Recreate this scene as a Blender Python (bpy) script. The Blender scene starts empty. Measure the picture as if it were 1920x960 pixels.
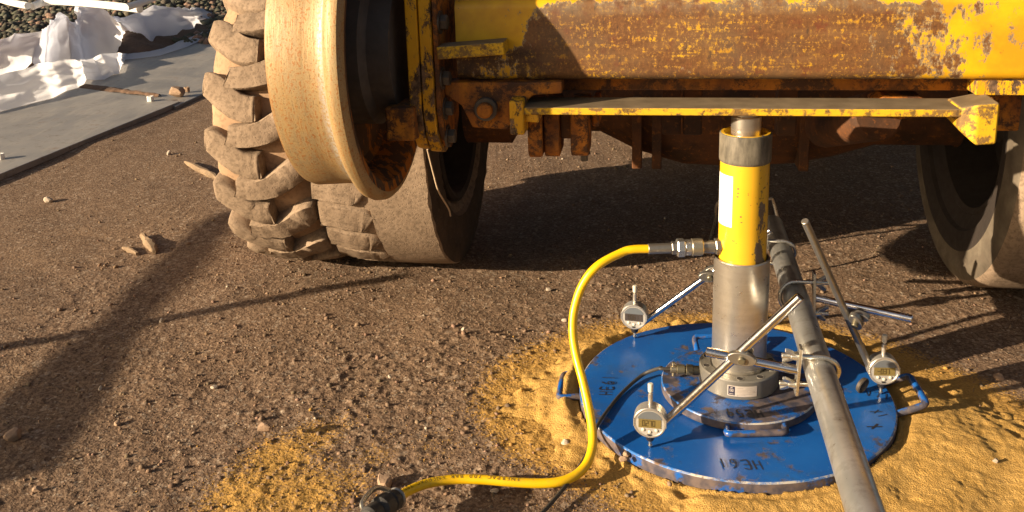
import bpy, math, random
import numpy as np
from mathutils import Vector, Matrix
from math import sin, cos, pi, radians, sqrt, atan2, hypot
random.seed(7); rng = np.random.default_rng(7)
S = bpy.context.scene
COL = S.collection

# ------------------------------------------------------------------ camera
F = 1750.0; PITCH = .241102; ROLL = -.029916
CAM = np.array([-.417514, -1.653411, .979526])
def cam_axes():
    fw = np.array([0, cos(PITCH), -sin(PITCH)]); r = np.array([1., 0, 0]); up = np.cross(r, fw)
    c, s = cos(ROLL), sin(ROLL)
    return c*r + s*up, -s*r + c*up, fw
RT, UP, FW = cam_axes()
cd = bpy.data.cameras.new('camera'); cam = bpy.data.objects.new('camera', cd); COL.objects.link(cam)
cd.sensor_width = 36; cd.lens = 36*F/1920; cd.shift_y = -.125; cd.clip_start = .05; cd.clip_end = 2000
cam.matrix_world = Matrix(((RT[0], UP[0], -FW[0], CAM[0]), (RT[1], UP[1], -FW[1], CAM[1]), (RT[2], UP[2], -FW[2], CAM[2]), (0, 0, 0, 1)))
S.camera = cam
def gp(u, v, z=0.):                      # survey point: where the sight line through (u, v) meets height z
    d = FW + RT*(u-960)/F - UP*(v-240)/F
    return CAM + (z-CAM[2])/d[2]*d
# ------------------------------------------------------------------ light
SUN_EL = radians(16.5); SUN_AZ = radians(22)      # light travels towards azimuth SUN_AZ
ld = Vector((cos(SUN_AZ)*cos(SUN_EL), sin(SUN_AZ)*cos(SUN_EL), -sin(SUN_EL)))
sl = bpy.data.lights.new('sun', 'SUN'); sun = bpy.data.objects.new('sun', sl); COL.objects.link(sun)
sl.energy = 5.0; sl.angle = radians(.53); sl.color = (1, .835, .625)
sun.rotation_euler = ld.to_track_quat('-Z', 'Y').to_euler(); sun.location = (-20, -12, 14)
W = bpy.data.worlds.new('World'); S.world = W; W.use_nodes = True
wn = W.node_tree.nodes; sky = wn.new('ShaderNodeTexSky'); sky.sky_type = 'NISHITA'; sky.sun_disc = False
sky.dust_density = 4.; sky.sun_elevation = SUN_EL; sky.sun_rotation = atan2(-ld.x, -ld.y)
W.node_tree.links.new(sky.outputs[0], wn['Background'].inputs[0]); wn['Background'].inputs[1].default_value = .05
S.view_settings.view_transform = 'Standard'; S.view_settings.look = 'None'; S.view_settings.gamma = 1
S.view_settings.exposure = 1.2
S.view_settings.use_white_balance = True; S.view_settings.white_balance_temperature = 7000; S.view_settings.white_balance_tint = 11
S.cycles.max_bounces = 6

# ------------------------------------------------------------------ material helper
class NT:
    def __init__(s, name):
        s.m = bpy.data.materials.new(name); s.m.use_nodes = True; s.t = s.m.node_tree; s.n = s.t.nodes
        s.p = s.n['Principled BSDF']; s.tc = s.n.new('ShaderNodeTexCoord')
        s.obj = s.tc.outputs['Object']
    def lk(s, a, sock):
        if hasattr(a, 'node') or isinstance(a, bpy.types.NodeSocket): s.t.links.new(a, sock)
        elif isinstance(a, (tuple, list)): sock.default_value = tuple(a)+((1,) if len(a) == 3 and len(sock.default_value) == 4 else ())
        else: sock.default_value = a
    def map(s, scale=(1, 1, 1), loc=(0, 0, 0), rot=(0, 0, 0), v=None):
        k = s.n.new('ShaderNodeMapping'); s.lk(v or s.obj, k.inputs[0]); k.inputs[1].default_value = loc; k.inputs[2].default_value = rot; k.inputs[3].default_value = scale; return k.outputs[0]
    def noise(s, scale, detail=4, rough=.55, v=None, dist=0, col=False):
        k = s.n.new('ShaderNodeTexNoise'); s.lk(v or s.obj, k.inputs['Vector']); k.inputs['Scale'].default_value = scale
        k.inputs['Detail'].default_value = detail; k.inputs['Roughness'].default_value = rough; k.inputs['Distortion'].default_value = dist
        return k.outputs[1 if col else 0]
    def voro(s, scale, v=None, feat='F1', out=0):
        k = s.n.new('ShaderNodeTexVoronoi'); k.feature = feat; s.lk(v or s.obj, k.inputs['Vector']); k.inputs['Scale'].default_value = scale; return k.outputs[out]
    def ramp(s, f, *st, interp='LINEAR'):
        k = s.n.new('ShaderNodeValToRGB'); s.lk(f, k.inputs[0]); e = k.color_ramp.elements; k.color_ramp.interpolation = interp
        while len(e) < len(st): e.new(.5)
        for a, (p, c) in zip(e, st):
            a.position = p; a.color = (c, c, c, 1) if not isinstance(c, (tuple, list)) else tuple(c)+(1,)
        return k.outputs[0]
    def mix(s, f, a, b, mode='MIX'):
        k = s.n.new('ShaderNodeMix'); k.data_type = 'RGBA'; k.blend_type = mode; s.lk(f, k.inputs[0]); s.lk(a, k.inputs[6]); s.lk(b, k.inputs[7]); return k.outputs[2]
    def math(s, op, a, b=0., clamp=False):
        k = s.n.new('ShaderNodeMath'); k.operation = op; k.use_clamp = clamp; s.lk(a, k.inputs[0]); s.lk(b, k.inputs[1]); return k.outputs[0]
    def xyz(s, v=None):
        k = s.n.new('ShaderNodeSeparateXYZ'); s.lk(v or s.obj, k.inputs[0]); return k.outputs
    def rng(s, f, a, b, c=0., d=1.):
        k = s.n.new('ShaderNodeMapRange'); s.lk(f, k.inputs[0]); k.inputs[1].default_value = a; k.inputs[2].default_value = b; k.inputs[3].default_value = c; k.inputs[4].default_value = d; return k.outputs[0]
    def attr(s, name, out=0):
        k = s.n.new('ShaderNodeAttribute'); k.attribute_name = name; return k.outputs[out]
    def bump(s, h, strength=.5, dist=.002, nrm=None):
        k = s.n.new('ShaderNodeBump'); s.lk(h, k.inputs['Height']); k.inputs['Strength'].default_value = strength; k.inputs['Distance'].default_value = dist
        if nrm: s.lk(nrm, k.inputs['Normal'])
        return k.outputs[0]
    def out(s, col, rough=.7, metal=0., nrm=None, spec=None):
        s.lk(col, s.p.inputs['Base Color']); s.lk(rough, s.p.inputs['Roughness']); s.lk(metal, s.p.inputs['Metallic'])
        if nrm: s.lk(nrm, s.p.inputs['Normal'])
        if spec is not None: s.p.inputs['Specular IOR Level'].default_value = spec
        return s.m
MT = {}
def plain(name, col, rough=.6, metal=0., var=.25, scale=60, bump=.15, bd=.001, spec=None):
    n = NT(name); f = n.noise(scale, 5, .6); g = n.noise(scale*.17, 3, .5)
    c = n.mix(n.math('MULTIPLY', n.ramp(f, (.35, 0.), (.7, 1.)), var), col, tuple(x*.45 for x in col))
    c = n.mix(n.math('MULTIPLY', n.ramp(g, (.4, 0.), (.65, 1.)), var), c, tuple(min(1, x*1.35) for x in col))
    r = n.rng(f, .2, .8, max(.03, rough-.1), min(1, rough+.12))
    MT[name] = n.out(c, r, metal, n.bump(f, bump, bd) if bump else None, spec); return MT[name]

def make_materials():
    # dirt ground
    n = NT('dirt'); p = n.tc.outputs['Object']
    big = n.noise(1.6, 3, .5); mid = n.noise(14, 5, .6); fine = n.noise(120, 6, .65); grit = n.voro(170); grit2 = n.voro(420)
    c = n.mix(n.ramp(mid, (.35, 0.), (.68, 1.)), (.165, .110, .073), (.240, .165, .112))
    c = n.mix(n.ramp(big, (.4, 0.), (.62, .55)), c, (.235, .155, .096))
    c = n.mix(n.ramp(fine, (.43, .85), (.56, 0.)), c, (.095, .058, .037))  # noise pits coloured dark: their small shadows put into the colour
    c = n.mix(n.ramp(n.voro(95, out=1), (.80, 0.), (.84, .5)), c, (.34, .26, .19))
    c = n.mix(n.ramp(n.voro(230, out=1), (.86, 0.), (.9, .55)), c, (.42, .36, .28))
    sm = n.attr('sand', 2); sn = n.noise(160, 4, .7)
    sfac = n.rng(n.math('ADD', sm, n.math('MULTIPLY', n.math('SUBTRACT', sn, .5), 1.3)), .45, .62)
    c = n.mix(n.math('MULTIPLY', sfac, .9), c, n.mix(n.ramp(n.noise(300, 3), (.4, 0.), (.6, 1.)), (.47, .275, .07), (.36, .20, .052)))
    b = n.bump(fine, .55, .004); b = n.bump(grit, .4, .003, b); b = n.bump(mid, .35, .008, b); b = n.bump(grit2, .3, .0015, b)
    MT['dirt'] = n.out(c, .95, 0, b, .15)
    n = NT('sand'); f = n.noise(500, 4, .7); m = n.noise(40, 4, .6); d = n.noise(7, 3, .6)
    c = n.mix(n.ramp(m, (.35, 0.), (.7, 1.)), (.42, .252, .070), (.54, .335, .105))
    c = n.mix(n.ramp(f, (.36, .6), (.5, 0.)), c, (.30, .15, .04))
    c = n.mix(n.ramp(f, (.6, 0.), (.72, .5)), c, (.70, .47, .18))
    c = n.mix(n.ramp(d, (.55, 0.), (.75, .35)), c, (.36, .22, .08))
    g2 = n.voro(330); b = n.bump(f, .7, .003); b = n.bump(g2, .45, .003, b); b = n.bump(m, .3, .005, b)
    MT['sand'] = n.out(c, .95, 0, b, .15)
    # loose stones coloured per stone
    n = NT('pebble'); a = n.attr('tone'); f = n.noise(300, 4, .6)
    MT['pebble'] = n.out(n.mix(n.ramp(f, (.4, .5), (.6, 0.)), a, (.12, .08, .055)), .9, 0, n.bump(f, .4, .001), .2)
    n = NT('ballast_rock'); a = n.attr('tone'); f = n.noise(60, 5, .65)
    MT['ballast_rock'] = n.out(n.mix(n.ramp(f, (.4, .55), (.6, 0.)), a, (.04, .035, .025)), .85, 0, n.bump(f, .6, .004), .3)
    # dusty rubber
    for nm, c0, c1 in (('dusty_rubber', (.215, .155, .106), (.285, .21, .148)), ('groove_mud', (.40, .26, .16), (.30, .195, .122))):
        n = NT(nm); f = n.noise(90, 5, .65); pit = n.voro(150); m = n.noise(9, 4, .55)
        c = n.mix(n.ramp(m, (.35, 0.), (.65, 1.)), c0, c1)
        c = n.mix(n.ramp(f, (.38, .6), (.52, 0.)), c, tuple(x*.55 for x in c0))
        if nm == 'dusty_rubber':
            c = n.mix(n.math('MULTIPLY', n.ramp(pit, (.0, 1.), (.22, 0.)), n.ramp(n.noise(45, 3), (.42, 0.), (.52, 1.))), c, (.06, .04, .028))
            b = n.bump(f, .5, .003); b = n.bump(n.ramp(pit, (0., 0.), (.3, 1.)), .35, .003, b)
        else: b = n.bump(f, .25, .002)
        MT[nm] = n.out(c, .92, 0, b, .2)
    n = NT('sidewall_rubber'); f = n.noise(50, 5, .65); m = n.noise(7, 4, .6); x = n.map((3, 3, 14)); st = n.noise(14, 4, .6, x)
    c = n.mix(n.ramp(m, (.35, 0.), (.68, 1.)), (.05, .034, .024), (.105, .07, .046))
    c = n.mix(n.ramp(f, (.4, .5), (.58, 0.)), c, (.05, .036, .028)); c = n.mix(n.ramp(st, (.6, 0.), (.75, .4)), c, (.28, .22, .16))
    MT['sidewall_rubber'] = n.out(c, .85, 0, n.bump(f, .35, .003), .3)
    n = NT('grey_sidewall'); f = n.noise(50, 5, .65); m = n.noise(8, 4, .6)
    c = n.mix(n.ramp(m, (.35, 0.), (.68, 1.)), (.065, .052, .038), (.18, .15, .11))
    c = n.mix(n.ramp(f, (.4, .6), (.58, 0.)), c, (.11, .085, .062))
    MT['grey_sidewall'] = n.out(c, .85, 0, n.bump(f, .35, .003), .3)
    # rail wheel tread: polished rusty steel, streaks run round the rim
    n = NT('rusty_tread'); x = n.xyz(); rr = n.math('SQRT', n.math('ADD', n.math('POWER', x[1], 2.), n.math('POWER', x[2], 2.)))
    k = n.n.new('ShaderNodeCombineXYZ'); n.lk(n.math('MULTIPLY', x[0], 55.), k.inputs[0]); n.lk(n.math('MULTIPLY', n.math('ARCTAN2', x[1], x[2]), 1.6), k.inputs[1]); n.lk(rr, k.inputs[2])
    st = n.noise(2.2, 6, .65, k.outputs[0]); f = n.noise(190, 5, .7); m = n.noise(11, 4, .6)
    k2 = n.n.new('ShaderNodeVectorMath'); k2.operation = 'MULTIPLY'; n.lk(k.outputs[0], k2.inputs[0]); k2.inputs[1].default_value = (1.5, 1.3, 1); st2 = n.noise(3.4, 6, .72, k2.outputs[0])
    c = n.mix(n.ramp(st, (.35, 0.), (.65, 1.)), (.300, .190, .075), (.355, .255, .130))
    c = n.mix(n.ramp(n.noise(16, 6, .7), (.45, 0.), (.65, .7)), c, (.27, .205, .115))
    c = n.mix(n.math('MULTIPLY', n.ramp(st2, (.52, 0.), (.64, .7)), n.ramp(m, (.42, .15), (.6, 1.))), c, (.29, .115, .022))
    sp = n.math('ADD', f, n.math('MULTIPLY', n.math('SUBTRACT', st2, .5), .5))
    c = n.mix(n.ramp(sp, (.55, 0.), (.61, .8)), c, (.27, .10, .02)); c = n.mix(n.ramp(sp, (.34, .6), (.42, 0.)), c, (.14, .075, .03))
    c = n.mix(n.rng(x[0], -.073, -.082, 0., .85), c, (.24, .095, .02)); c = n.mix(n.math('MULTIPLY', n.ramp(f, (.44, 0.), (.52, .8)), n.math('MULTIPLY', n.rng(x[0], .008, .016), n.rng(x[0], .032, .022))), c, (.34, .32, .28))
    met = n.ramp(st, (.45, .1), (.65, .4))
    MT['rusty_tread'] = n.out(c, n.rng(st2, .3, .7, .42, .66), met, n.bump(n.math('ADD', f, st2), .25, .0015))
    n = NT('dark_rust'); f = n.noise(70, 6, .68); m = n.noise(10, 4, .6)
    c = n.mix(n.ramp(m, (.38, 0.), (.62, 1.)), (.052, .028, .017), (.13, .052, .02)); c = n.mix(n.ramp(f, (.56, 0.), (.66, .8)), c, (.26, .09, .02))
    MT['dark_rust'] = n.out(c, .85, 0, n.bump(f, .5, .003), .3)
    n = NT('wheel_web_paint'); f = n.noise(34, 6, .7, n.map((1, 1, .45))); x = n.xyz()
    zz = n.rng(x[2], -.30, -.06, 1., 0.)
    f2 = n.math('ADD', f, n.math('MULTIPLY', zz, .16))
    c = n.mix(n.ramp(n.noise(9, 4), (.35, 0.), (.65, 1.)), (.05, .03, .02), (.115, .06, .03)); c = n.mix(n.ramp(f2, (.615, 0.), (.645, .95)), c, (.38, .125, .015))
    MT['wheel_web_paint'] = n.out(c, .75, 0, n.bump(f2, .4, .002), .3)
    n = NT('orange_paint'); f = n.noise(20, 10, .82, None, .25); m = n.noise(7, 4, .6); s2 = n.noise(16, 5, .6, n.map((1, 1, .35)))
    c = n.mix(n.ramp(m, (.35, 0.), (.65, 1.)), (.40, .125, .011), (.48, .185, .017))
    c = n.mix(n.ramp(s2, (.47, 0.), (.62, .85)), c, (.17, .055, .015)); c = n.mix(n.ramp(f, (.47, 0.), (.54, .95)), c, (.05, .022, .012)); c = n.mix(n.ramp(n.noise(11, 6, .75), (.5, 0.), (.62, .8)), c, (.075, .032, .014))
    MT['orange_paint'] = n.out(c, .7, 0, n.bump(f, .45, .002), .35)
    n = NT('yellow_paint'); f = n.noise(19, 10, .80, n.map((1.2, 1.2, .6)), .2); m = n.noise(9, 4, .6)
    c = n.mix(n.ramp(m, (.35, 0.), (.65, 1.)), (.56, .275, .010), (.66, .36, .012))
    fl = n.ramp(n.math('ADD', f, n.math('MULTIPLY', n.ramp(n.noise(60, 5, .7, n.map((1.3, 1.3, .2))), (.55, 0.), (.7, 1.)), .05)), (.505, 0.), (.535, 1.)); c = n.mix(fl, c, n.mix(n.ramp(n.noise(60, 4), (.4, 0.), (.6, 1.)), (.05, .028, .016), (.17, .10, .055)))
    MT['yellow_paint'] = n.out(c, n.mix(fl, (.42,)*3, (.8,)*3), 0, n.bump(n.math('MULTIPLY', fl, -1.), .5, .0012), .4)
    # beam: paint survives at both ends, worn brown steel between
    n = NT('worn_beam'); x = n.xyz()
    lm = n.math('MULTIPLY', n.rng(x[0], -.33, -.41, 0., .26), n.rng(x[2], .695, .715))
    sm = n.math('MAXIMUM', n.rng(x[0], .14, .44, 0., .255), n.math('MAXIMUM', lm, n.rng(x[0], -.36, -.42, 0., .10)))
    f = n.noise(24, 9, .76, n.map((1, 1, .6))); v = n.noise(120, 6, .8, n.map((1.1, 1, .8))); v2 = n.noise(42, 6, .78, n.map((2.6, 1, .3))); hs = n.noise(30, 5, .75, n.map((.22, 1, 3.2), (1, 0, 4))); h = n.noise(14, 5, .65, n.map((.4, 1, 2.2))); w = n.noise(3.2, 4, .6)
    edge = n.math('MAXIMUM', n.rng(x[2], .780, .797, 0., .20), n.rng(x[2], .662, .648, 0., .05))
    pf = n.math('ADD', n.math('ADD', f, sm), edge)
    fleck = n.math('MULTIPLY', n.ramp(n.math('ADD', v, n.math('MULTIPLY', n.math('SUBTRACT', hs, .5), .55)), (.545, 0.), (.59, 1.)), n.ramp(f, (.42, 0.), (.54, 1.)))
    fleck = n.math('MULTIPLY', fleck, n.rng(w, .36, .58, .15, .95)); fleck = n.math('MAXIMUM', fleck, n.math('MULTIPLY', n.ramp(v2, (.655, 0.), (.69, .6)), n.rng(w, .42, .6)))
    fl = n.math('MAXIMUM', n.ramp(pf, (.67, 0.), (.69, 1.)), fleck)
    br = n.mix(n.ramp(v, (.36, 0.), (.64, 1.)), (.075, .028, .008), (.185, .080, .024)); br = n.mix(n.ramp(h, (.45, 0.), (.66, .6)), br, (.20, .105, .040))
    br = n.mix(n.ramp(n.noise(34, 6, .7), (.54, 0.), (.66, .8)), br, (.125, .032, .012)); br = n.mix(n.ramp(n.noise(50, 6, .72, n.map((1.5, 1, .5))), (.60, 0.), (.66, .75)), br, (.04, .024, .016))
    br = n.mix(n.ramp(n.noise(75, 6, .75, n.map((1, 1, .4), (3, 1, 2))), (.66, 0.), (.71, .7)), br, (.46, .30, .14))
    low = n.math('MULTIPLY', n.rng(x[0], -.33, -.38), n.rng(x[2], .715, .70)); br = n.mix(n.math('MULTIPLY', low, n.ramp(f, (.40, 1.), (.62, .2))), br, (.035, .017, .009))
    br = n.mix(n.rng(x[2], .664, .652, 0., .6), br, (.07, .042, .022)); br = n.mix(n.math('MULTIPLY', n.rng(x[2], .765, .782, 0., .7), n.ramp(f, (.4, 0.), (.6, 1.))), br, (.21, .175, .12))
    br = n.mix(n.ramp(pf, (.635, 0.), (.665, .75)), br, (.25, .205, .14)); br = n.mix(n.ramp(n.noise(5, 5, .65), (.5, 0.), (.68, .55)), br, (.085, .062, .04))
    c = n.mix(fl, br, n.mix(n.ramp(n.noise(12, 4), (.4, 0.), (.6, 1.)), (.66, .37, .012), (.50, .25, .013)))
    c = n.mix(n.ramp(n.noise(38, 6, .72, n.map((1, 1, .8), (5, 0, 2))), (.62, 0.), (.66, .9)), c, (.13, .06, .025))
    MT['worn_beam'] = n.out(c, n.mix(fl, (.58,)*3, (.40,)*3), 0, n.bump(n.math('ADD', fl, n.math('MULTIPLY', v, .5)), .35, .001), .45)
    # bar: yellow front edge, dirty olive top
    n = NT('bar_paint'); f = n.noise(30, 10, .8); g = n.n.new('ShaderNodeNewGeometry'); nz = n.xyz(g.outputs['Normal'])[2]
    y = n.mix(n.ramp(f, (.49, 0.), (.55, .95)), (.60, .35, .014), (.16, .09, .032))
    y = n.mix(n.ramp(n.noise(48, 6, .7), (.55, 0.), (.62, .85)), y, (.07, .04, .02))
    d = n.mix(n.ramp(n.noise(30, 5), (.35, 0.), (.7, 1.)), (.13, .095, .055), (.20, .15, .09))
    MT['bar_paint'] = n.out(n.mix(n.rng(nz, .5, .9), y, d), .65, 0, n.bump(f, .3, .001), .4)
    # blue plate
    for nm, dirt_amt, lo in (('blue_plate', .0, .62), ('blue_plate_dirty', .15, .50)):
        n = NT(nm); f = n.noise(15, 7, .7); m = n.noise(6, 4, .6); sc = n.noise(110, 4, .7); g = n.n.new('ShaderNodeNewGeometry'); nz = n.xyz(g.outputs['Normal'])[2]
        c = n.mix(n.ramp(m, (.35, 0.), (.68, 1.)), (.004, .075, .31), (.008, .11, .40))
        c = n.mix(n.ramp(sc, (.6, 0.), (.75, .25)), c, (.10, .25, .50))
        side = n.rng(nz, .9, .3, 0., .12)
        c = n.mix(n.ramp(n.noise(70, 5, .75, None, .3), (.655, 0.), (.70, .85)), c, (.05, .04, .035)); x = n.xyz(); rim = n.rng(n.math('SQRT', n.math('ADD', n.math('POWER', x[0], 2.), n.math('POWER', x[1], 2.))), .255, .297, 0., .10)
        ch = n.ramp(n.math('ADD', n.math('ADD', n.math('ADD', f, side), rim if nm == 'blue_plate' else 0.), dirt_amt), (.62, 0.), (.68, .9))
        c = n.mix(n.ramp(n.noise(9, 6, .75, None, .4), (.52, 0.), (.68, .5)), c, (.035, .075, .15) if nm == 'blue_plate' else (.03, .035, .045))
        c = n.mix(ch, c, n.mix(n.ramp(n.noise(45, 5), (.4, 0.), (.62, 1.)), (.035, .026, .019), (.125, .085, .052)))
        c = n.mix(n.ramp(n.noise(28, 6, .75, None, .6), (.67, 0.), (.71, .55)), c, (.28, .33, .40))
        MT[nm] = n.out(c, n.mix(ch, (.27,)*3, (.75,)*3), 0, n.bump(n.math('MULTIPLY', ch, -1.), .3, .0008), .5)
    n = NT('worn_edge'); f = n.noise(22, 6, .75); c = n.mix(n.ramp(f, (.47, 0.), (.57, 1.)), (.02, .13, .40), (.46, .43, .38)); c = n.mix(n.ramp(n.noise(30, 6, .7), (.55, 0.), (.62, 1.)), c, (.14, .085, .05))
    MT['worn_edge'] = n.out(c, .4, .2, n.bump(f, .3, .001))
    # yellow enamel of the jack with chips growing to the lower right
    n = NT('jack_paint'); x = n.xyz(); f = n.noise(30, 7, .72, n.map((1, 1, .45)))
    bias = n.math('MULTIPLY', n.rng(x[0], .004, .022), n.rng(x[0], .040, .026)); bias = n.math('ADD', n.math('MULTIPLY', bias, .115), n.math('MULTIPLY', n.math('MULTIPLY', bias, n.rng(x[2], .42, .31)), .15))
    fl = n.ramp(n.math('ADD', f, bias), (.66, 0.), (.675, 1.)); sp = n.ramp(n.math('ADD', n.noise(95, 4, .6), n.math('MULTIPLY', bias, .6)), (.665, 0.), (.685, .85))
    c = n.mix(n.ramp(n.noise(6, 3), (.3, 0.), (.7, 1.)), (.70, .42, .030), (.62, .34, .020)); c = n.mix(fl, c, n.mix(n.ramp(f, (.6, 0.), (.8, 1.)), (.13, .09, .06), (.25, .2, .16))); c = n.mix(sp, c, (.14, .08, .03))
    MT['jack_paint'] = n.out(c, n.mix(fl, (.3,)*3, (.6,)*3), 0, n.bump(n.math('MULTIPLY', fl, -1.), .4, .0006), .5)
    # turned steel
    n = NT('turned_steel'); x = n.xyz(); ring = n.noise(55, 4, .6, n.map((.15, .15, 3))); f = n.noise(40, 5, .65); sc = n.noise(200, 3, .6, n.map((1, 1, .06)))
    c = n.mix(n.ramp(ring, (.3, 0.), (.7, 1.)), (.52, .48, .415), (.58, .54, .475)); c = n.mix(n.ramp(f, (.52, 0.), (.7, .4)), c, (.33, .28, .21)); c = n.mix(n.ramp(n.noise(20, 5, .7), (.6, 0.), (.75, .35)), c, (.60, .56, .49))
    MT['turned_steel'] = n.out(c, n.rng(f, .3, .7, .25, .37), .86, n.bump(n.math('ADD', ring, sc), .05, .0004))
    n = NT('galvanised'); v1 = n.noise(30, 5, .65); m = n.noise(9, 5, .6); st = n.noise(40, 5, .7, n.map((1, .06, 1)))
    c = n.mix(n.ramp(m, (.35, 0.), (.65, 1.)), (.37, .37, .355), (.49, .49, .475)); c = n.mix(n.ramp(v1, (.52, 0.), (.7, .6)), c, (.21, .18, .145)); c = n.mix(n.ramp(st, (.6, 0.), (.72, .5)), c, (.56, .53, .47))
    c = n.mix(n.ramp(n.noise(55, 5, .7), (.66, 0.), (.7, .8)), c, (.16, .12, .085))
    MT['galvanised'] = n.out(c, n.rng(v1, .3, .7, .26, .42), .75, n.bump(v1, .2, .001))
    n = NT('wrap_rubber'); f = n.noise(60, 6, .7, n.map((1, 1, .3))); m = n.noise(18, 4, .6)
    c = n.mix(n.ramp(f, (.35, 0.), (.68, 1.)), (.065, .057, .042), (.19, .165, .125)); c = n.mix(n.ramp(m, (.6, 0.), (.72, .55)), c, (.26, .23, .18))
    MT['wrap_rubber'] = n.out(c, .6, 0, n.bump(f, .35, .001), .4)
    n = NT('fabric'); f = n.noise(420, 3, .6); m = n.noise(5, 5, .6)
    c = n.mix(n.ramp(m, (.4, 0.), (.7, .5)), (.76, .79, .88), (.68, .70, .76))
    MT['fabric'] = n.out(c, .9, 0, n.bump(f, .15, .001), .2)
    tl = n.n.new('ShaderNodeBsdfTranslucent'); n.lk((.86, .89, .97), tl.inputs[0]); mx = n.n.new('ShaderNodeMixShader'); mx.inputs[0].default_value = .62
    n.t.links.new(n.p.outputs[0], mx.inputs[1]); n.t.links.new(tl.outputs[0], mx.inputs[2]); n.t.links.new(mx.outputs[0], n.n['Material Output'].inputs[0])
    n = NT('mat_plate'); f = n.noise(30, 6, .68); m = n.noise(3.5, 5, .6); s2 = n.noise(9, 5, .6, n.map((3, .5, 1), (0, 0, 0), (0, 0, .6)))
    c = n.mix(n.ramp(m, (.35, 0.), (.65, 1.)), (.20, .19, .18), (.30, .28, .255)); c = n.mix(n.ramp(s2, (.52, 0.), (.7, .5)), c, (.37, .33, .28)); c = n.mix(n.ramp(f, (.56, 0.), (.66, .55)), c, (.15, .12, .09))
    c = n.mix(n.ramp(n.noise(7, 6, .75), (.60, 0.), (.72, .75)), c, (.17, .09, .05)); c = n.mix(n.ramp(n.noise(26, 5, .7), (.66, 0.), (.70, .8)), c, (.13, .075, .045))
    MT['mat_plate'] = n.out(c, n.rng(m, .3, .7, .42, .6), .25, n.bump(f, .25, .002))
    plain('chrome', (.62, .62, .64), .16, 1., .18, 90, .05, .0004)
    plain('zinc', (.60, .58, .52), .30, .9, .3, 200, .15, .0005)
    plain('dull_steel', (.30, .28, .245), .38, .85, .4, 70, .15, .0006)
    plain('dark_wire', (.13, .11, .09), .45, .7, .4, 60, .1, .0005)
    plain('cell_steel', (.235, .22, .19), .42, .55, .3, 60, .12, .0006)
    plain('brass', (.50, .42, .28), .3, .9, .35, 150, .15, .0006)
    plain('black_plastic', (.022, .02, .019), .5, 0, .3, 80, .1, .0005)
    plain('black_rubber', (.03, .027, .024), .6, 0, .4, 90, .2, .0006)
    plain('hole_dark', (.02, .015, .012), .9, 0, .2, 60, 0)
    n = NT('hose_yellow'); f = n.noise(40, 8, .75); c = n.mix(n.ramp(n.noise(9, 3), (.4, 0.), (.65, 1.)), (.74, .46, .008), (.66, .39, .010)); c = n.mix(n.ramp(f, (.56, 0.), (.72, .55)), c, (.30, .18, .06)); c = n.mix(n.ramp(n.noise(120, 4, .7), (.66, 0.), (.72, .6)), c, (.18, .11, .05))
    MT['hose_yellow'] = n.out(c, n.rng(f, .3, .7, .28, .5), 0, n.bump(f, .12, .0005), .5)
    plain('hose_print', (.10, .07, .02), .6, 0, .2, 90, 0)
    plain('marker_ink', (.012, .012, .018), .6, 0, .3, 120, 0)
    plain('sticker_white', (.86, .85, .82), .35, 0, .05, 40, 0)
    plain('label_foil', (.50, .44, .39), .42, .2, .25, 60, .05, .0003)
    plain('label_navy', (.028, .026, .05), .5, 0, .2, 60, 0)
    plain('label_text', (.26, .22, .2), .6, 0, .2, 60, 0)
    plain('gauge_silver', (.52, .49, .44), .32, .7, .15, 120, .05, .0003)
    plain('gauge_face', (.38, .365, .335), .45, .15, .12, 90, 0)
    plain('gauge_header', (.12, .135, .15), .35, .1, .15, 90, 0)
    plain('lcd', (.165, .125, .045), .25, 0, .35, 60, 0, .001, .6)
    plain('lcd_dark', (.055, .045, .04), .25, 0, .3, 60, 0, .001, .6)
    plain('lcd_digit', (.035, .025, .012), .4, 0, .1, 60, 0)
    plain('button_cream', (.60, .56, .46), .4, 0, .1, 60, 0)
    plain('bolt_dark', (.10, .082, .065), .55, .5, .5, 90, .3, .001)
    plain('wheel_dark', (.022, .015, .011), .8, 0, .5, 40, .4, .003)
    plain('olive_metal', (.17, .15, .10), .4, .7, .4, 80, .15, .0006)
    plain('white_plastic', (.74, .74, .70), .5, 0, .1, 20, .05)
    plain('bark', (.22, .15, .09), .9, 0, .7, 70, .8, .004)
    plain('straw', (.55, .42, .28), .8, 0, .2, 60, .2, .001)
    plain('soil_dark', (.11, .062, .036), .95, 0, .6, 30, .9, .01)
    plain('pale_stone', (.40, .33, .255), .85, 0, .35, 60, .5, .003)
    plain('brown_stone', (.30, .20, .13), .9, 0, .5, 50, .6, .004)
    plain('hub_grey', (.085, .07, .06), .7, .2, .4, 40, .3, .002)
    plain('ribbed_brass', (.42, .37, .27), .35, .85, .4, 250, .5, .0008)
make_materials()

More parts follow.
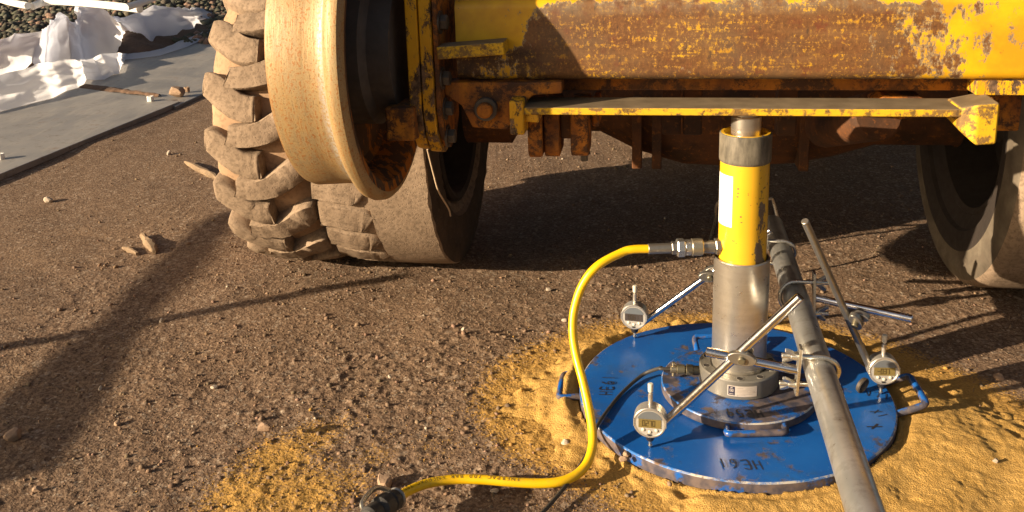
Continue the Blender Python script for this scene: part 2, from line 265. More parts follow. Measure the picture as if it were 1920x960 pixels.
# ------------------------------------------------------------------ mesh helper
class MB:
    def __init__(s): s.v = []; s.f = []; s.mi = []; s.cur = 0
    def add(s, vs, fs):
        o = len(s.v); s.v += [tuple(map(float, p)) for p in vs]; s.f += [tuple(i+o for i in f) for f in fs]; s.mi += [s.cur]*len(fs); return s
    def box(s, c, size, rz=0, M=None, taper=1.):
        x, y, z = (k/2 for k in size); P = []
        for dz in (-1, 1):
            k = taper if dz > 0 else 1.
            for dx, dy in ((-1, -1), (1, -1), (1, 1), (-1, 1)): P.append(Vector((dx*x*k, dy*y*k, dz*z)))
        R = M if M is not None else Matrix.Rotation(rz, 3, 'Z')
        return s.add([R @ p + Vector(c) for p in P], [(3, 2, 1, 0), (4, 5, 6, 7), (0, 1, 5, 4), (1, 2, 6, 5), (2, 3, 7, 6), (3, 0, 4, 7)])
    def lathe(s, prof, M=None, n=48, a0=0., a1=2*pi, close=False):
        """prof: (r, h) pairs, turned round local Z"""
        M = M or Matrix.Identity(4); full = abs(a1-a0-2*pi) < 1e-6; k = n if full else n+1; V = []; Fc = []
        for r, h in prof:
            for i in range(k):
                a = a0+(a1-a0)*i/n; V.append(M @ Vector((r*cos(a), r*sin(a), h)))
        m = len(prof)
        for j in range(m if close else m-1):
            for i in range(n):
                a, b = j*k+i, j*k+(i+1) % k; c, d = ((j+1) % m)*k+(i+1) % k, ((j+1) % m)*k+i
                Fc.append((a, b, c, d))
        return s.add(V, Fc)
    def cyl(s, p0, p1, r, n=20, r1=None, ch=0.):
        p0, p1 = Vector(p0), Vector(p1); d = p1-p0; L = d.length; M = Matrix.Translation(p0) @ d.to_track_quat('Z', 'Y').to_matrix().to_4x4(); r1 = r if r1 is None else r1
        pr = [(1e-5, 0), (r-ch, 0), (r, ch), (r1, L-ch), (r1-ch, L), (1e-5, L)] if ch else [(1e-5, 0), (r, 0), (r1, L), (1e-5, L)]
        return s.lathe(pr, M, n)
    def tube(s, pts, r, n=10, caps=True):
        P = [Vector(p) for p in pts]; m = len(P); rs = r if isinstance(r, (list, tuple)) else [r]*m
        T = [(P[min(i+1, m-1)]-P[max(i-1, 0)]).normalized() for i in range(m)]
        N = T[0].orthogonal().normalized(); V = []; Fc = []
        for i in range(m):
            N = (N-T[i]*N.dot(T[i])).normalized(); B = T[i].cross(N)
            for j in range(n): a = 2*pi*j/n; V.append(P[i]+(N*cos(a)+B*sin(a))*rs[i])
        for i in range(m-1):
            for j in range(n): Fc.append((i*n+j, i*n+(j+1) % n, (i+1)*n+(j+1) % n, (i+1)*n+j))
        if caps: Fc += [tuple(range(n-1, -1, -1)), tuple((m-1)*n+j for j in range(n))]
        return s.add(V, Fc)
    def prism(s, poly, h0, h1, M=None):
        """poly in local XY extruded along local Z"""
        M = M or Matrix.Identity(4); n = len(poly)
        V = [M @ Vector((x, y, h0)) for x, y in poly]+[M @ Vector((x, y, h1)) for x, y in poly]
        return s.add(V, [tuple(range(n-1, -1, -1)), tuple(range(n, 2*n))]+[(i, (i+1) % n, n+(i+1) % n, n+i) for i in range(n)])
    def mesh(s, name, mats, smooth=40):
        me = bpy.data.meshes.new(name); me.from_pydata(s.v, [], s.f)
        for m in (mats if isinstance(mats, (list, tuple)) else [mats]): me.materials.append(MT[m])
        if any(s.mi): me.polygons.foreach_set('material_index', s.mi)
        if smooth is not None: me.shade_smooth(); me.set_sharp_from_angle(angle=radians(smooth))
        me.update(); return me
    def build(s, name, mats, parent=None, smooth=40, bevel=0., seg=2, loc=None):
        return mkobj(name, s.mesh(name, mats, smooth), parent, bevel, seg, loc)
def mkobj(name, me, parent=None, bevel=0., seg=2, loc=None):
    o = bpy.data.objects.new(name, me); COL.objects.link(o)
    if parent: o.parent = parent
    if loc is not None: o.location = loc
    if bevel:
        b = o.modifiers.new('bevel', 'BEVEL'); b.width = bevel; b.segments = seg; b.limit_method = 'ANGLE'; b.angle_limit = radians(35); b.harden_normals = True
    return o
def tag(o, label=None, cat=None, group=None, kind=None):
    if label: o['label'] = label
    if cat: o['category'] = cat
    if group: o['group'] = group
    if kind: o['kind'] = kind
    return o
def empty(name, loc=(0, 0, 0), rz=0., **k):
    o = bpy.data.objects.new(name, None); COL.objects.link(o); o.location = loc; o.rotation_euler = (0, 0, rz); o.empty_display_size = .05
    return tag(o, **k)
def copy_tree(o, parent=None):
    c = o.copy(); COL.objects.link(c)
    if parent: c.parent = parent
    for ch in list(o.children): copy_tree(ch, c)
    return c
def MX(loc, x, z):                       # frame with given local X and Z axes
    z = Vector(z).normalized(); x = Vector(x); x = (x-z*x.dot(z)).normalized(); y = z.cross(x)
    M = Matrix((x, y, z)).transposed().to_4x4(); M.translation = Vector(loc); return M
def spline(P, n=12):                     # Catmull-Rom
    P = [Vector(p) for p in P]; Q = [P[0]*2-P[1]]+P+[P[-1]*2-P[-2]]; out = []
    for i in range(1, len(Q)-2):
        for k in range(n):
            t = k/n; a, b, c, d = Q[i-1:i+3]
            out.append(.5*((2*b)+(c-a)*t+(2*a-5*b+4*c-d)*t*t+(3*b-a-3*c+d)*t**3))
    return out+[P[-1]]

# ------------------------------------------------------------------ noise fields
_G = {}
def vnoise(x, y, sc, seed):
    if seed not in _G: _G[seed] = np.random.default_rng(seed).random((257, 257))
    g = _G[seed]; x = np.asarray(x)*sc+37.3*seed; y = np.asarray(y)*sc+11.7*seed
    xi = np.floor(x).astype(int); yi = np.floor(y).astype(int); fx = x-xi; fy = y-yi
    fx = fx*fx*fx*(fx*(fx*6-15)+10); fy = fy*fy*fy*(fy*(fy*6-15)+10); a = xi % 256; b = yi % 256
    return (g[a, b]*(1-fx)+g[a+1, b]*fx)*(1-fy)+(g[a, b+1]*(1-fx)+g[a+1, b+1]*fx)*fy
def fbm(x, y, sc, oct, seed, rough=.5):
    s = 0; a = 1; t = 0
    for i in range(oct): s = s+a*(vnoise(x, y, sc*2**i, seed+i)-.5); t += a; a *= rough
    return s/t*2
def ss(x, a, b):
    t = np.clip((x-a)/(b-a), 0, 1); return t*t*(3-2*t)
def ground_h(x, y):
    x = np.asarray(x, float); y = np.asarray(y, float)
    rough = .45+.9*ss(fbm(x, y, 1.1, 2, 40), -.25, .4)*np.clip(1.2-np.abs(x+.5)*.8, .35, 1)
    h = .010*fbm(x, y, 1.6, 3, 3)+.005*fbm(x, y, 7, 3, 11)
    cl = fbm(x, y, 44, 3, 21, .65); h = h+rough*(.0042*np.maximum(cl-.10, 0)+.0006*cl+.0022*np.maximum(fbm(x, y, 110, 1, 31)-.1, 0))
    far = np.clip((np.hypot(x, y)-6)/6, 0, 1)
    near = np.exp(-(np.hypot(x, y)/.42)**4)
    h = h*(1-far)*(1-.55*near)
    bank = ss(y+.35*(x+4.5), 5.6, 8.5)*ss(-x, 2.2, 4.2)      # ballast bank, far left
    return h-.004+bank*.35*(1-ss(-x, 14, 25))*(1-ss(y, 16, 30))
TH = np.radians([-180, -165, -150, -135, -120, -110, -90, -60, -45, -30, -15, 0, 20, 40, 60, 90, 120, 140, 160, 180])
RO = np.array([.47, .44, .39, .375, .40, .47, .66, .74, .74, .68, .60, .52, .45, .425, .395, .385, .41, .435, .475, .47])
def sand_r(x, y): return np.interp(np.arctan2(y, x), TH, RO)
def dusting(x, y):
    d = (sand_r(x, y)-np.hypot(x, y)); m = ss(d, -.16, .05)*.8
    for u, v, r, k in DUST:
        p = gp(u, v); m = np.maximum(m, k*np.exp(-(((x-p[0])/r)**2+((y-p[1])/(r*1.25))**2)))
    return m
DUST = [(520, 860, .11, .72), (470, 925, .12, .76), (590, 815, .085, .62), (640, 790, .065, .48), (560, 930, .13, .72), (420, 965, .11, .66), (700, 850, .07, .5), (985, 760, .10, .62), (1000, 690, .10, .62), (930, 700, .06, .45), (820, 830, .09, .42), (650, 900, .09, .55)]

def axis_grid(lo, hi, d, far, g=1.16):
    a = list(np.arange(lo, hi+d/2, d)); s = d
    while a[-1] < far: s *= g; a.append(a[-1]+s)
    s = d; b = [lo]
    while b[-1] > -far: s *= g; b.append(b[-1]-s)
    return np.array(b[:0:-1]+a)
def grid_mesh(name, X, Y, Z, mat, keep=None, smooth=True, attrs=None):
    nx, ny = X.shape; V = np.stack([X, Y, Z], -1).reshape(-1, 3)
    i = np.arange(nx-1)[:, None]*ny+np.arange(ny-1)[None]; Q = np.stack([i, i+ny, i+ny+1, i+1], -1).reshape(-1, 4)
    if keep is not None:
        k = keep.reshape(-1); Q = Q[k[Q].any(1)]; used = np.unique(Q); re = np.full(len(V), -1); re[used] = np.arange(len(used)); V = V[used]; Q = re[Q]
        attrs = {a: b.reshape(-1)[used] for a, b in (attrs or {}).items()}
    me = bpy.data.meshes.new(name); me.vertices.add(len(V)); me.vertices.foreach_set('co', V.astype(np.float32).ravel())
    me.loops.add(Q.size); me.loops.foreach_set('vertex_index', Q.ravel().astype(np.int32))
    me.polygons.add(len(Q)); me.polygons.foreach_set('loop_start', np.arange(0, Q.size, 4, dtype=np.int32))
    me.polygons.foreach_set('use_smooth', np.ones(len(Q), bool)) if smooth else None
    for a, b in (attrs or {}).items():
        at = me.attributes.new(a, 'FLOAT', 'POINT'); at.data.foreach_set('value', b.reshape(-1).astype(np.float32))
    me.materials.append(MT[mat]); me.update(calc_edges=True); me.validate(); return me

# ------------------------------------------------------------------ ground and sand
def build_ground():
    ax = np.concatenate([axis_grid(-1.60, .95, .0040, 300)])
    ay = axis_grid(-.52, 1.10, .0040, 300)
    X, Y = np.meshgrid(ax, ay, indexing='ij')
    o = mkobj('ground', grid_mesh('ground', X, Y, ground_h(X, Y), 'dirt', attrs={'sand': dusting(X, Y)})); tag(o, kind='structure')
    ax = np.arange(-.62, .95, .0036); ay = np.arange(-.78, .56, .0036); X, Y = np.meshgrid(ax, ay, indexing='ij')
    r = np.hypot(X, Y); th = np.arctan2(Y, X); d = sand_r(X, Y)-r+.05*fbm(X, Y, 9, 3, 61)+.03*fbm(X, Y, 40, 2, 66)
    back = ss(Y+.35*(-X), -.02, .2)
    t = .0215*ss(d, 0, .15)-.0055+.0030*fbm(X, Y, 9, 2, 71)+.0007*fbm(X, Y, 60, 2, 75)+.0011*fbm(X, Y, 150, 1, 79)
    t += .019*back*np.exp(-((r-.332-.01*fbm(X, Y, 6, 2, 81))/.016)**2)                       # pushed-up rim behind the plate
    rt = ss(X*.9-Y*.5, .18, .34)*ss(d, .02, .12)
    t += rt*(0.0088*(np.abs(np.sin(r*24+1.5*fbm(X, Y, 3, 2, 85)+th*1.9))**1.6-.4)*ss(fbm(X, Y, 4, 2, 88), -.6, .2)+.012*np.maximum(fbm(X, Y, 5, 2, 91, .45), 0)+.004*np.maximum(fbm(X, Y, 22, 2, 95)-.2, 0))
    t -= .005*np.exp(-((r-.312)/.010)**2)*(1-back)                                            # groove along the plate edge
    z = np.maximum(ground_h(X, Y)*.4, -.004)+t
    z = np.where(r < .3015, np.minimum(z, .003), z)
    keep = (d > .0) & (r > .27)
    tag(mkobj('sand', grid_mesh('sand', X, Y, z, 'sand', keep)), kind='stuff', label='loose yellow sand bedding spread round the blue plate')
def ico():
    t = (1+sqrt(5))/2; V = np.array([(-1, t, 0), (1, t, 0), (-1, -t, 0), (1, -t, 0), (0, -1, t), (0, 1, t), (0, -1, -t), (0, 1, -t), (t, 0, -1), (t, 0, 1), (-t, 0, -1), (-t, 0, 1)], float); V /= np.linalg.norm(V[0])
    Fc = np.array([(0, 11, 5), (0, 5, 1), (0, 1, 7), (0, 7, 10), (0, 10, 11), (1, 5, 9), (5, 11, 4), (11, 10, 2), (10, 7, 6), (7, 1, 8), (3, 9, 4), (3, 4, 2), (3, 2, 6), (3, 6, 8), (3, 8, 9), (4, 9, 5), (2, 4, 11), (6, 2, 10), (8, 6, 7), (9, 8, 1)])
    return V, Fc
def stones_mesh(name, P, R, tone, mat, flat=.75, jag=.35, smooth=False, oct_=False):
    V, Fc = ico(); n = len(P)
    if oct_: V = np.array([(1, 0, 0), (-1, 0, 0), (0, 1, 0), (0, -1, 0), (0, 0, 1), (0, 0, -1)], float); Fc = np.array([(0, 2, 4), (2, 1, 4), (1, 3, 4), (3, 0, 4), (2, 0, 5), (1, 2, 5), (3, 1, 5), (0, 3, 5)])
    nv = len(V)
    A = np.linalg.qr(rng.normal(size=(n, 3, 3)))[0]; sc = rng.uniform(1-jag, 1+jag, (n, 1, 3)); J = rng.uniform(1-jag*.6, 1+jag*.6, (n, nv, 1))
    W_ = np.einsum('nij,nkj->nki', A, V[None]*sc*J)*R[:, None, None]; W_[..., 2] *= flat; W_ += P[:, None]
    Q = (Fc[None]+nv*np.arange(n)[:, None, None]).reshape(-1, 3)
    me = bpy.data.meshes.new(name); me.vertices.add(nv*n); me.vertices.foreach_set('co', W_.astype(np.float32).ravel())
    me.loops.add(Q.size); me.loops.foreach_set('vertex_index', Q.ravel().astype(np.int32)); me.polygons.add(len(Q)); me.polygons.foreach_set('loop_start', np.arange(0, Q.size, 3, dtype=np.int32))
    if smooth: me.polygons.foreach_set('use_smooth', np.ones(len(Q), bool))
    c = np.concatenate([np.repeat(tone, nv, 0), np.ones((nv*n, 1))], 1); at = me.attributes.new('tone', 'FLOAT_COLOR', 'POINT'); at.data.foreach_set('color', c.astype(np.float32).ravel())
    me.materials.append(MT[mat]); me.update(calc_edges=True); return me
def build_gravel():
    P = []
    def scatter(n, r0, sg, lo, hi, name, lab, oct_):
        x = rng.uniform(-2.3, 1.35, n); y = rng.uniform(-.5, 2.4, n)
        w = np.clip(1.15-np.abs(x+.35)*.5, .3, 1)*(.3+.7*ss(fbm(x, y, 2.2, 3, 50), -.35, .3))
        dpt = (np.stack([x, y, 0*x], 1)-CAM) @ FW
        k = (rng.random(n) < w*np.where(dpt < 2.7, 1, .5)) & (np.hypot(x, y) > .315) & ~((x < -1.9) & (y > 1.7+(x+2.4)*4))
        u_ = 960+F*((np.stack([x, y, 0*x], 1)-CAM) @ RT)/dpt; k &= (u_ > -60) & (u_ < 1990)
        ins = sand_r(x, y)-np.hypot(x, y); k &= ~((ins > .03) & (rng.random(n) > .06))
        x, y, ins = x[k], y[k], ins[k]; m = len(x); R = np.clip(rng.lognormal(math.log(r0), sg, m), lo, hi)
        tone = np.array([.205, .138, .088])*rng.uniform(.6, 1.25, (m, 1))*rng.uniform(.93, 1.07, (m, 3))
        pale = rng.random(m) < .02; tone[pale] = np.array([.45, .38, .29])*rng.uniform(.7, 1.15, (pale.sum(), 1))
        pk = rng.random(m) < .06; tone[pk] = np.array([.31, .19, .135])*rng.uniform(.7, 1.1, (pk.sum(), 1))
        sd = rng.random(m) < dusting(x, y)*(.9 if oct_ else .25); tone[sd] = np.array([.46, .25, .055])*rng.uniform(.7, 1.15, (sd.sum(), 1))
        z = ground_h(x, y)+R*.2+np.where(ins > .03, .016, 0)
        tag(mkobj(name, stones_mesh(name, np.stack([x, y, z], 1), R, tone, 'pebble', oct_=oct_)), kind='stuff', label=lab)
    scatter(26000, .0021, .45, .0013, .0072, 'gravel', 'small stones strewn over the brown ground', False)
    scatter(95000, .0012, .3, .0007, .002, 'soil_crumbs', 'fine crumbs of soil on the brown ground', True)
    # ballast bank
    n = 15000; x = rng.uniform(-7.6, -2.6, n); y = rng.uniform(4.9, 11.5, n); k = y+.35*(x+4.5) > 5.75; x, y = x[k], y[k]; m = len(x)
    R = rng.uniform(.022, .042, m); tone = np.array([.085, .082, .06])*rng.uniform(.5, 1.6, (m, 1))*rng.uniform(.9, 1.1, (m, 3)); pk = rng.random(m) < .22; tone[pk] = np.array([.24, .15, .11])*rng.uniform(.6, 1.3, (pk.sum(), 1))
    tag(mkobj('ballast', stones_mesh('ballast', np.stack([x, y, ground_h(x, y)+R*.6], 1), R, tone, 'ballast_rock', .85, .3)), kind='stuff', label='dark greenish railway ballast heaped behind the white fabric')
SOCK = [ # u, v, radius, material, label
 (25, 818, .017, 'brown_stone', 'largest loose brown stone, at the left in the long soft shadow'), (1060, 832, .0075, 'pale_stone', 'pale round pebble between the yellow hose and the blue plate'),
 (188+0, 725, .006, 'pale_stone', 'small pale pebble at the edge of the broad soft shadow'), (732, 725, .0055, 'pale_stone', 'lone white pebble on open dirt left of the sand tongue'),
 (927, 921, .0065, 'pale_stone', 'pale pebble just below the lying stretch of yellow hose'), (1028, 538, .007, 'pale_stone', 'pale pebble on the dirt below the dual tyres, left of the hose'),
 (1059, 600, .0065, 'pale_stone', 'whitish pebble just left of the standing loop of yellow hose'), (870, 634, .006, 'pale_stone', 'pale pebble midway between tyres and sand'),
 (400, 721, .0075, 'pale_stone', 'flat white chip lying alone on smooth dirt'), (303, 600, .0065, 'pale_stone', 'long pale pebble beside the broad shadow where the thin shadow leaves it'),
 (499, 824, .012, 'brown_stone', 'dirt clod at the upper left of the small sand patch'), (1175, 875, .008, 'brown_stone', 'reddish stone on the sand in front of the plate rim'),
 (720, 905, .017, 'brown_stone', 'flat pinkish stone beside the dark hose coupling'), (218, 625+165, .009, 'brown_stone', 'small stone right of the largest stone, in the shadow'),
 (1168, 884, .007, 'brown_stone', 'reddish stone touching another on the sand before the plate'), (335, 186, .045, 'brown_stone', 'brown rock at the edge of the steel mat near the tyre'),
 (316, 289, .012, 'pale_stone', 'pale pebble on dirt left of the lugged tyre'), (70, 915, .008, 'brown_stone', 'brown stone near the lower left corner'),
 (1870, 727, .009, 'brown_stone', 'light stone beside the shadows right of the sand'), (90, 375, .014, 'pale_stone', 'pale stone just below the steel mat edge'),
 (1865, 886, .006, 'pale_stone', 'pale pebble on the sand at the lower right')]
def stone_blob(r, seed):
    rr = np.random.default_rng(seed); V, Fc = ico(); V = [Vector(v) for v in V]; fs = [tuple(f) for f in Fc]
    cache = {}
    def mid(a, b):
        k = (min(a, b), max(a, b))
        if k not in cache: V.append((V[a]+V[b]).normalized()); cache[k] = len(V)-1
        return cache[k]
    nf = []
    for a, b, c in fs: x, y, z = mid(a, b), mid(b, c), mid(c, a); nf += [(a, x, z), (x, b, y), (z, y, c), (x, y, z)]
    sc = rr.uniform(.75, 1.25, 3); pl = [(Vector(rr.normal(size=3)).normalized(), rr.uniform(.50, .82)) for _ in range(11)]
    out = []
    for v in V:
        p = v.copy()
        for nn, dd in pl:
            e = p.dot(nn)-dd
            if e > 0: p -= nn*e*.97
        p *= rr.uniform(.95, 1.05); out.append(Vector((p.x*sc[0], p.y*sc[1], p.z*sc[2]*.85))*r)
    return MB().add(out, nf)
def build_stones():
    for i, (u, v, r, m, lab) in enumerate(SOCK):
        p = gp(u, v); z = float(ground_h(p[0], p[1])); zb = .02 if 'sand' in lab else (0.016 if 'mat near' in lab else z)
        o = stone_blob(r*1.08, 100+i).build('stone', m, smooth=12); o.location = (p[0], p[1], zb+r*.55); tag(o, lab, 'stone')
    def bark(u0, v0, u1, v1, w, lab, seed):
        a, b = gp(u0, v0), gp(u1, v1); rr = np.random.default_rng(seed); n = 9; pts = []; rs = []
        for i in range(n+1):
            t = i/n; p = a+(b-a)*t; pts.append((p[0]+rr.normal()*.002, p[1]+rr.normal()*.002, float(ground_h(p[0], p[1]))+w*.55)); rs.append(w*(.45+.6*sin(pi*min(.93, max(.07, t))))*rr.uniform(.8, 1.2))
        mb = MB().tube(pts, rs, 7); mb.v = [(x+rr.normal()*w*.12, y+rr.normal()*w*.12, z) for x, y, z in mb.v]
        tag(mb.build('bark_piece', 'bark', smooth=20), lab, 'bark')
    bark(348, 309, 418, 338, .013, 'long strip of brown bark beside the lugged tyre', 1)
    bark(268, 440, 292, 472, .014, 'short thick chunk of splintered bark, right one of two lying together', 2)
    bark(230, 460, 258, 474, .008, 'slim bark sliver, left one of two lying together', 3)

# ------------------------------------------------------------------ background: mat, fabric, ducts
def build_background():
    def mat(poly, lab, h):
        mb = MB(); P = [gp(u, v, h) for u, v in poly]; mb.prism([(p[0], p[1]) for p in P], -.006, h)
        tag(mb.build('steel_mat', 'mat_plate', bevel=.003), lab, 'steel mat')
    mat([(-130, 378), (-2, 327), (337, 190), (160, 166), (-60, 140), (-260, 220)], 'nearer grey steel road mat, its front edge bare to the dirt', .020)
    mat([(330, 199), (420, 158), (520, 60), (380, 22), (100, 100), (140, 172)], 'farther grey steel road mat running behind the lugged tyre', .012)
    def nut(u, v, r, mt, lab):
        p = gp(u, v, .016); mb = MB().lathe([(r*.5, 0), (r, 0), (r, r*1.6), (r*.5, r*1.6), (r*.5, 0)], Matrix.Translation((p[0], p[1], .016)), 6); tag(mb.build('nut', mt, smooth=20, bevel=.002), lab, 'nut')
    nut(283, 191, .019, 'white_plastic', 'white hexagonal nut standing on the nearer steel mat'); nut(351, 172, .016, 'brown_stone', 'rusty nut on the farther steel mat near its front edge'); nut(2, 300, .017, 'white_plastic', 'pale nut on the nearer steel mat at the left picture edge')
    # soil seen between the fabric sheets
    def soil(u, v, rx, ry, h):
        p = gp(u, v); n = 26; a = np.linspace(-1, 1, n); X, Y = np.meshgrid(a, a, indexing='ij'); r = np.hypot(X, Y); x = p[0]+X*rx; y = p[1]+Y*ry
        z = .012+h*np.clip(1-r**2, -.1, 1)+h*.35*fbm(x, y, 9, 3, 55)*(r < 1); tag(mkobj('soil', grid_mesh('soil', x, y, z, 'soil_dark')), kind='structure')
    a, b = gp(160, 168), gp(300, 186); nn = 40; T = np.linspace(0, 1, nn); Wd = np.linspace(-1, 1, 12); TT, WW = np.meshgrid(T, Wd, indexing='ij'); pv = np.array([-(b-a)[1], (b-a)[0]])/hypot(*(b-a)[:2])
    hw_ = .055*(1-TT*.75)*(1+.8*fbm(TT*3, WW*0, 6, 2, 57)); x = a[0]+(b-a)[0]*TT+pv[0]*WW*hw_; y = a[1]+(b-a)[1]*TT+pv[1]*WW*hw_
    tag(mkobj('soil', grid_mesh('soil', x, y, .017+.012*(1-WW**2)+.004*fbm(x, y, 30, 2, 58), 'soil_dark')), kind='structure')
    soil(262, 84, .33, .75, .09); soil(340, 68, .25, .6, .07); soil(40, 128, .3, .5, .05)
    def ribbon(name, fr, tp, nu, nv, depth, seed, lab, amp, flop, back=True):
        ur = np.linspace(0, 1, nu); fr = np.array(fr, float); tp = np.array(tp, float)
        fu = np.interp(ur, np.linspace(0, 1, len(fr)), fr[:, 0]); fv = np.interp(ur, np.linspace(0, 1, len(fr)), fr[:, 1])
        tu = np.interp(ur, np.linspace(0, 1, len(tp)), tp[:, 0]); tv = np.interp(ur, np.linspace(0, 1, len(tp)), tp[:, 1])
        G = np.zeros((nu, nv, 3))
        for i in range(nu):
            a = gp(fu[i], fv[i], .022); d = FW+RT*(tu[i]-960)/F-UP*(tv[i]-240)/F; ha = hypot(a[0]-CAM[0], a[1]-CAM[1])
            dep = depth*(.8+.4*vnoise(ur[i]*6, 0., 1., seed)); k = (ha+dep)/hypot(d[0], d[1]); t = CAM+d*k
            for j in range(nv):
                v = j/(nv-1)
                if back:
                    if v < .90: w = v/.90; q = sin(w*pi/2); p = a+(t-a)*w; p[2] = a[2]+(t[2]-a[2])*(q**flop)
                    else: w = (v-.90)/.10; p = t+(t-a)*w*.25; p[2] = t[2]-.05*w*w
                else: p = a+(t-a)*v; p[2] = a[2]+(t[2]-a[2])*v
                G[i, j] = p
        U = np.repeat(np.cumsum(np.r_[0, np.hypot(*np.diff(G[:, 0, :2], axis=0).T)])[:, None], nv, 1); Vv = np.repeat(np.linspace(0, 1, nv)[None]*.6, nu, 0)
        n1 = 1-np.abs(fbm(U, Vv, 4.2, 2, seed)*2.2); n2 = 1-np.abs(fbm(U+Vv*.8, Vv-U*.3, 7, 1, seed+5)*1.6); n3 = fbm(U*.7, Vv, 2.2, 2, seed+9)
        env = np.minimum(1, np.linspace(0, 1, nv)[None]*5)*(np.minimum(1, .4+(1-np.linspace(0, 1, nv))[None]*6) if back else 1)
        disp = amp*env*(.9*n1+.5*n2+1.1*n3-.6)
        du = np.gradient(G, axis=0); dv = np.gradient(G, axis=1); N = np.cross(du, dv); N /= np.linalg.norm(N, axis=-1, keepdims=True)+1e-9; N *= np.where(N[..., 2:3] < 0, -1, 1)
        G += N*disp[..., None]; G[..., 2] = np.maximum(G[..., 2], .020)
        o = mkobj(name, grid_mesh(name, G[..., 0], G[..., 1], G[..., 2], 'fabric'))
        return tag(o, lab, 'fabric')
    ribbon('fabric_sheet', [(-60, 160), (0, 148), (40, 135), (60, 127), (85, 137), (112, 122), (135, 116), (160, 124), (185, 112), (215, 104), (235, 94), (248, 72), (262, 84), (285, 87), (320, 78), (360, 66), (412, 42), (470, 10)],
           [(-60, 86), (0, 74), (40, 62), (84, 56), (98, 40), (112, 24), (126, 32), (142, 42), (147, 18), (150, 8), (176, 12), (196, 28), (222, 34), (250, 24), (290, 9), (330, 12), (372, 18), (420, -8)], 190, 60, .5, 300, 'upper white geotextile sheet bunched into a crumpled roll', .019, .75)
    ribbon('fabric_sheet', [(-60, 226), (0, 209), (50, 196), (98, 184), (125, 170), (147, 164), (157, 158), (162, 149), (180, 150), (196, 149), (214, 139), (223, 138), (232, 112), (262, 109), (300, 104), (350, 88), (420, 56)],
           [(-60, 150), (0, 140), (40, 130), (70, 120), (95, 118), (120, 112), (140, 112), (150, 112), (160, 112), (175, 108), (190, 100), (222, 98), (238, 101), (268, 99), (302, 92), (345, 76), (420, 44)], 170, 34, .30, 340, 'lower white geotextile sheet lying flat on the steel mat with wavy front edge', .010, 1., back=False)
    def duct(pts, w, lab):
        P = [gp(u, v, z) for u, v, z in pts]; mb = MB()
        mb.tube(spline([tuple(p) for p in P], 6), w, 8); tag(mb.build('duct', 'white_plastic'), lab, 'duct')
    duct([(60, 12, .36), (92, 3, .38), (170, 7, .38), (262, 17, .37)], .026, 'longer white plastic duct lying on the ballast')
    duct([(236, 14, .40), (262, 6, .41), (300, -8, .42)], .022, 'white plastic duct slanting up right across the longer one')
    duct([(-20, -8, .40), (18, 4, .39), (52, 11, .38)], .024, 'shaded white duct at the top left corner of the ballast')

# ------------------------------------------------------------------ road-rail vehicle
YAW = radians(-9)
V0 = None
def xframe(s0, t0=0., z0=0.):            # local Z of a lathe runs along the axle (+s)
    return Matrix.Translation((s0, t0, z0)) @ Matrix.Rotation(radians(90), 4, 'Y')
TC = (.755, .43); TR = .43
def flat_bottom(mb, z0):                 # tyre pressed against the ground
    mb.v = [(x, y, max(z, z0)) for x, y, z in mb.v]; return mb
def lug_mesh(center, hw, prof, top, base, seed):
    """a swept tread lug: centre line (w, a), half width hw(i); local origin = wheel axis, facing -t"""
    rr = np.random.default_rng(seed); n = len(center); mb = MB(); V = []
    def P(w, a, r): return (w, -r*cos(a/TR), r*sin(a/TR))
    C = [Vector((c[0], c[1], 0)) for c in center]
    endk = [1.]*n; endk[-1] = .72; endk[0] = .85
    for i in range(n):
        T = (C[min(i+1, n-1)]-C[max(i-1, 0)]).normalized(); N = Vector((-T.y, T.x, 0)); h = hw[i]
        for k, (o, lv) in enumerate(((-1.10, 0), (-1.04, .62), (-.98, .90), (-.88, 1.), (0, 1.015), (.88, 1.), (.98, .90), (1.04, .62), (1.10, 0))):
            p = C[i]+N*h*o; t = top(p.x); b = base(p.x)
            V.append(P(p.x, p.y, b+(t-b)*lv*endk[i]+rr.normal()*.0011*(lv > 0)))
    m = 9; Fc = []
    for i in range(n-1):
        for k in range(m-1): Fc.append((i*m+k, i*m+k+1, (i+1)*m+k+1, (i+1)*m+k))
    Fc += [tuple(range(m-1, -1, -1)), tuple((n-1)*m+k for k in range(m))]
    mb.add(V, Fc); return mb
def densify(P, hw, n=4):
    Q = spline([(a, b, 0) for a, b in P], n); t = np.linspace(0, len(P)-1, len(Q)); return [(q.x, q.y) for q in Q], list(np.interp(t, range(len(hw)), hw))
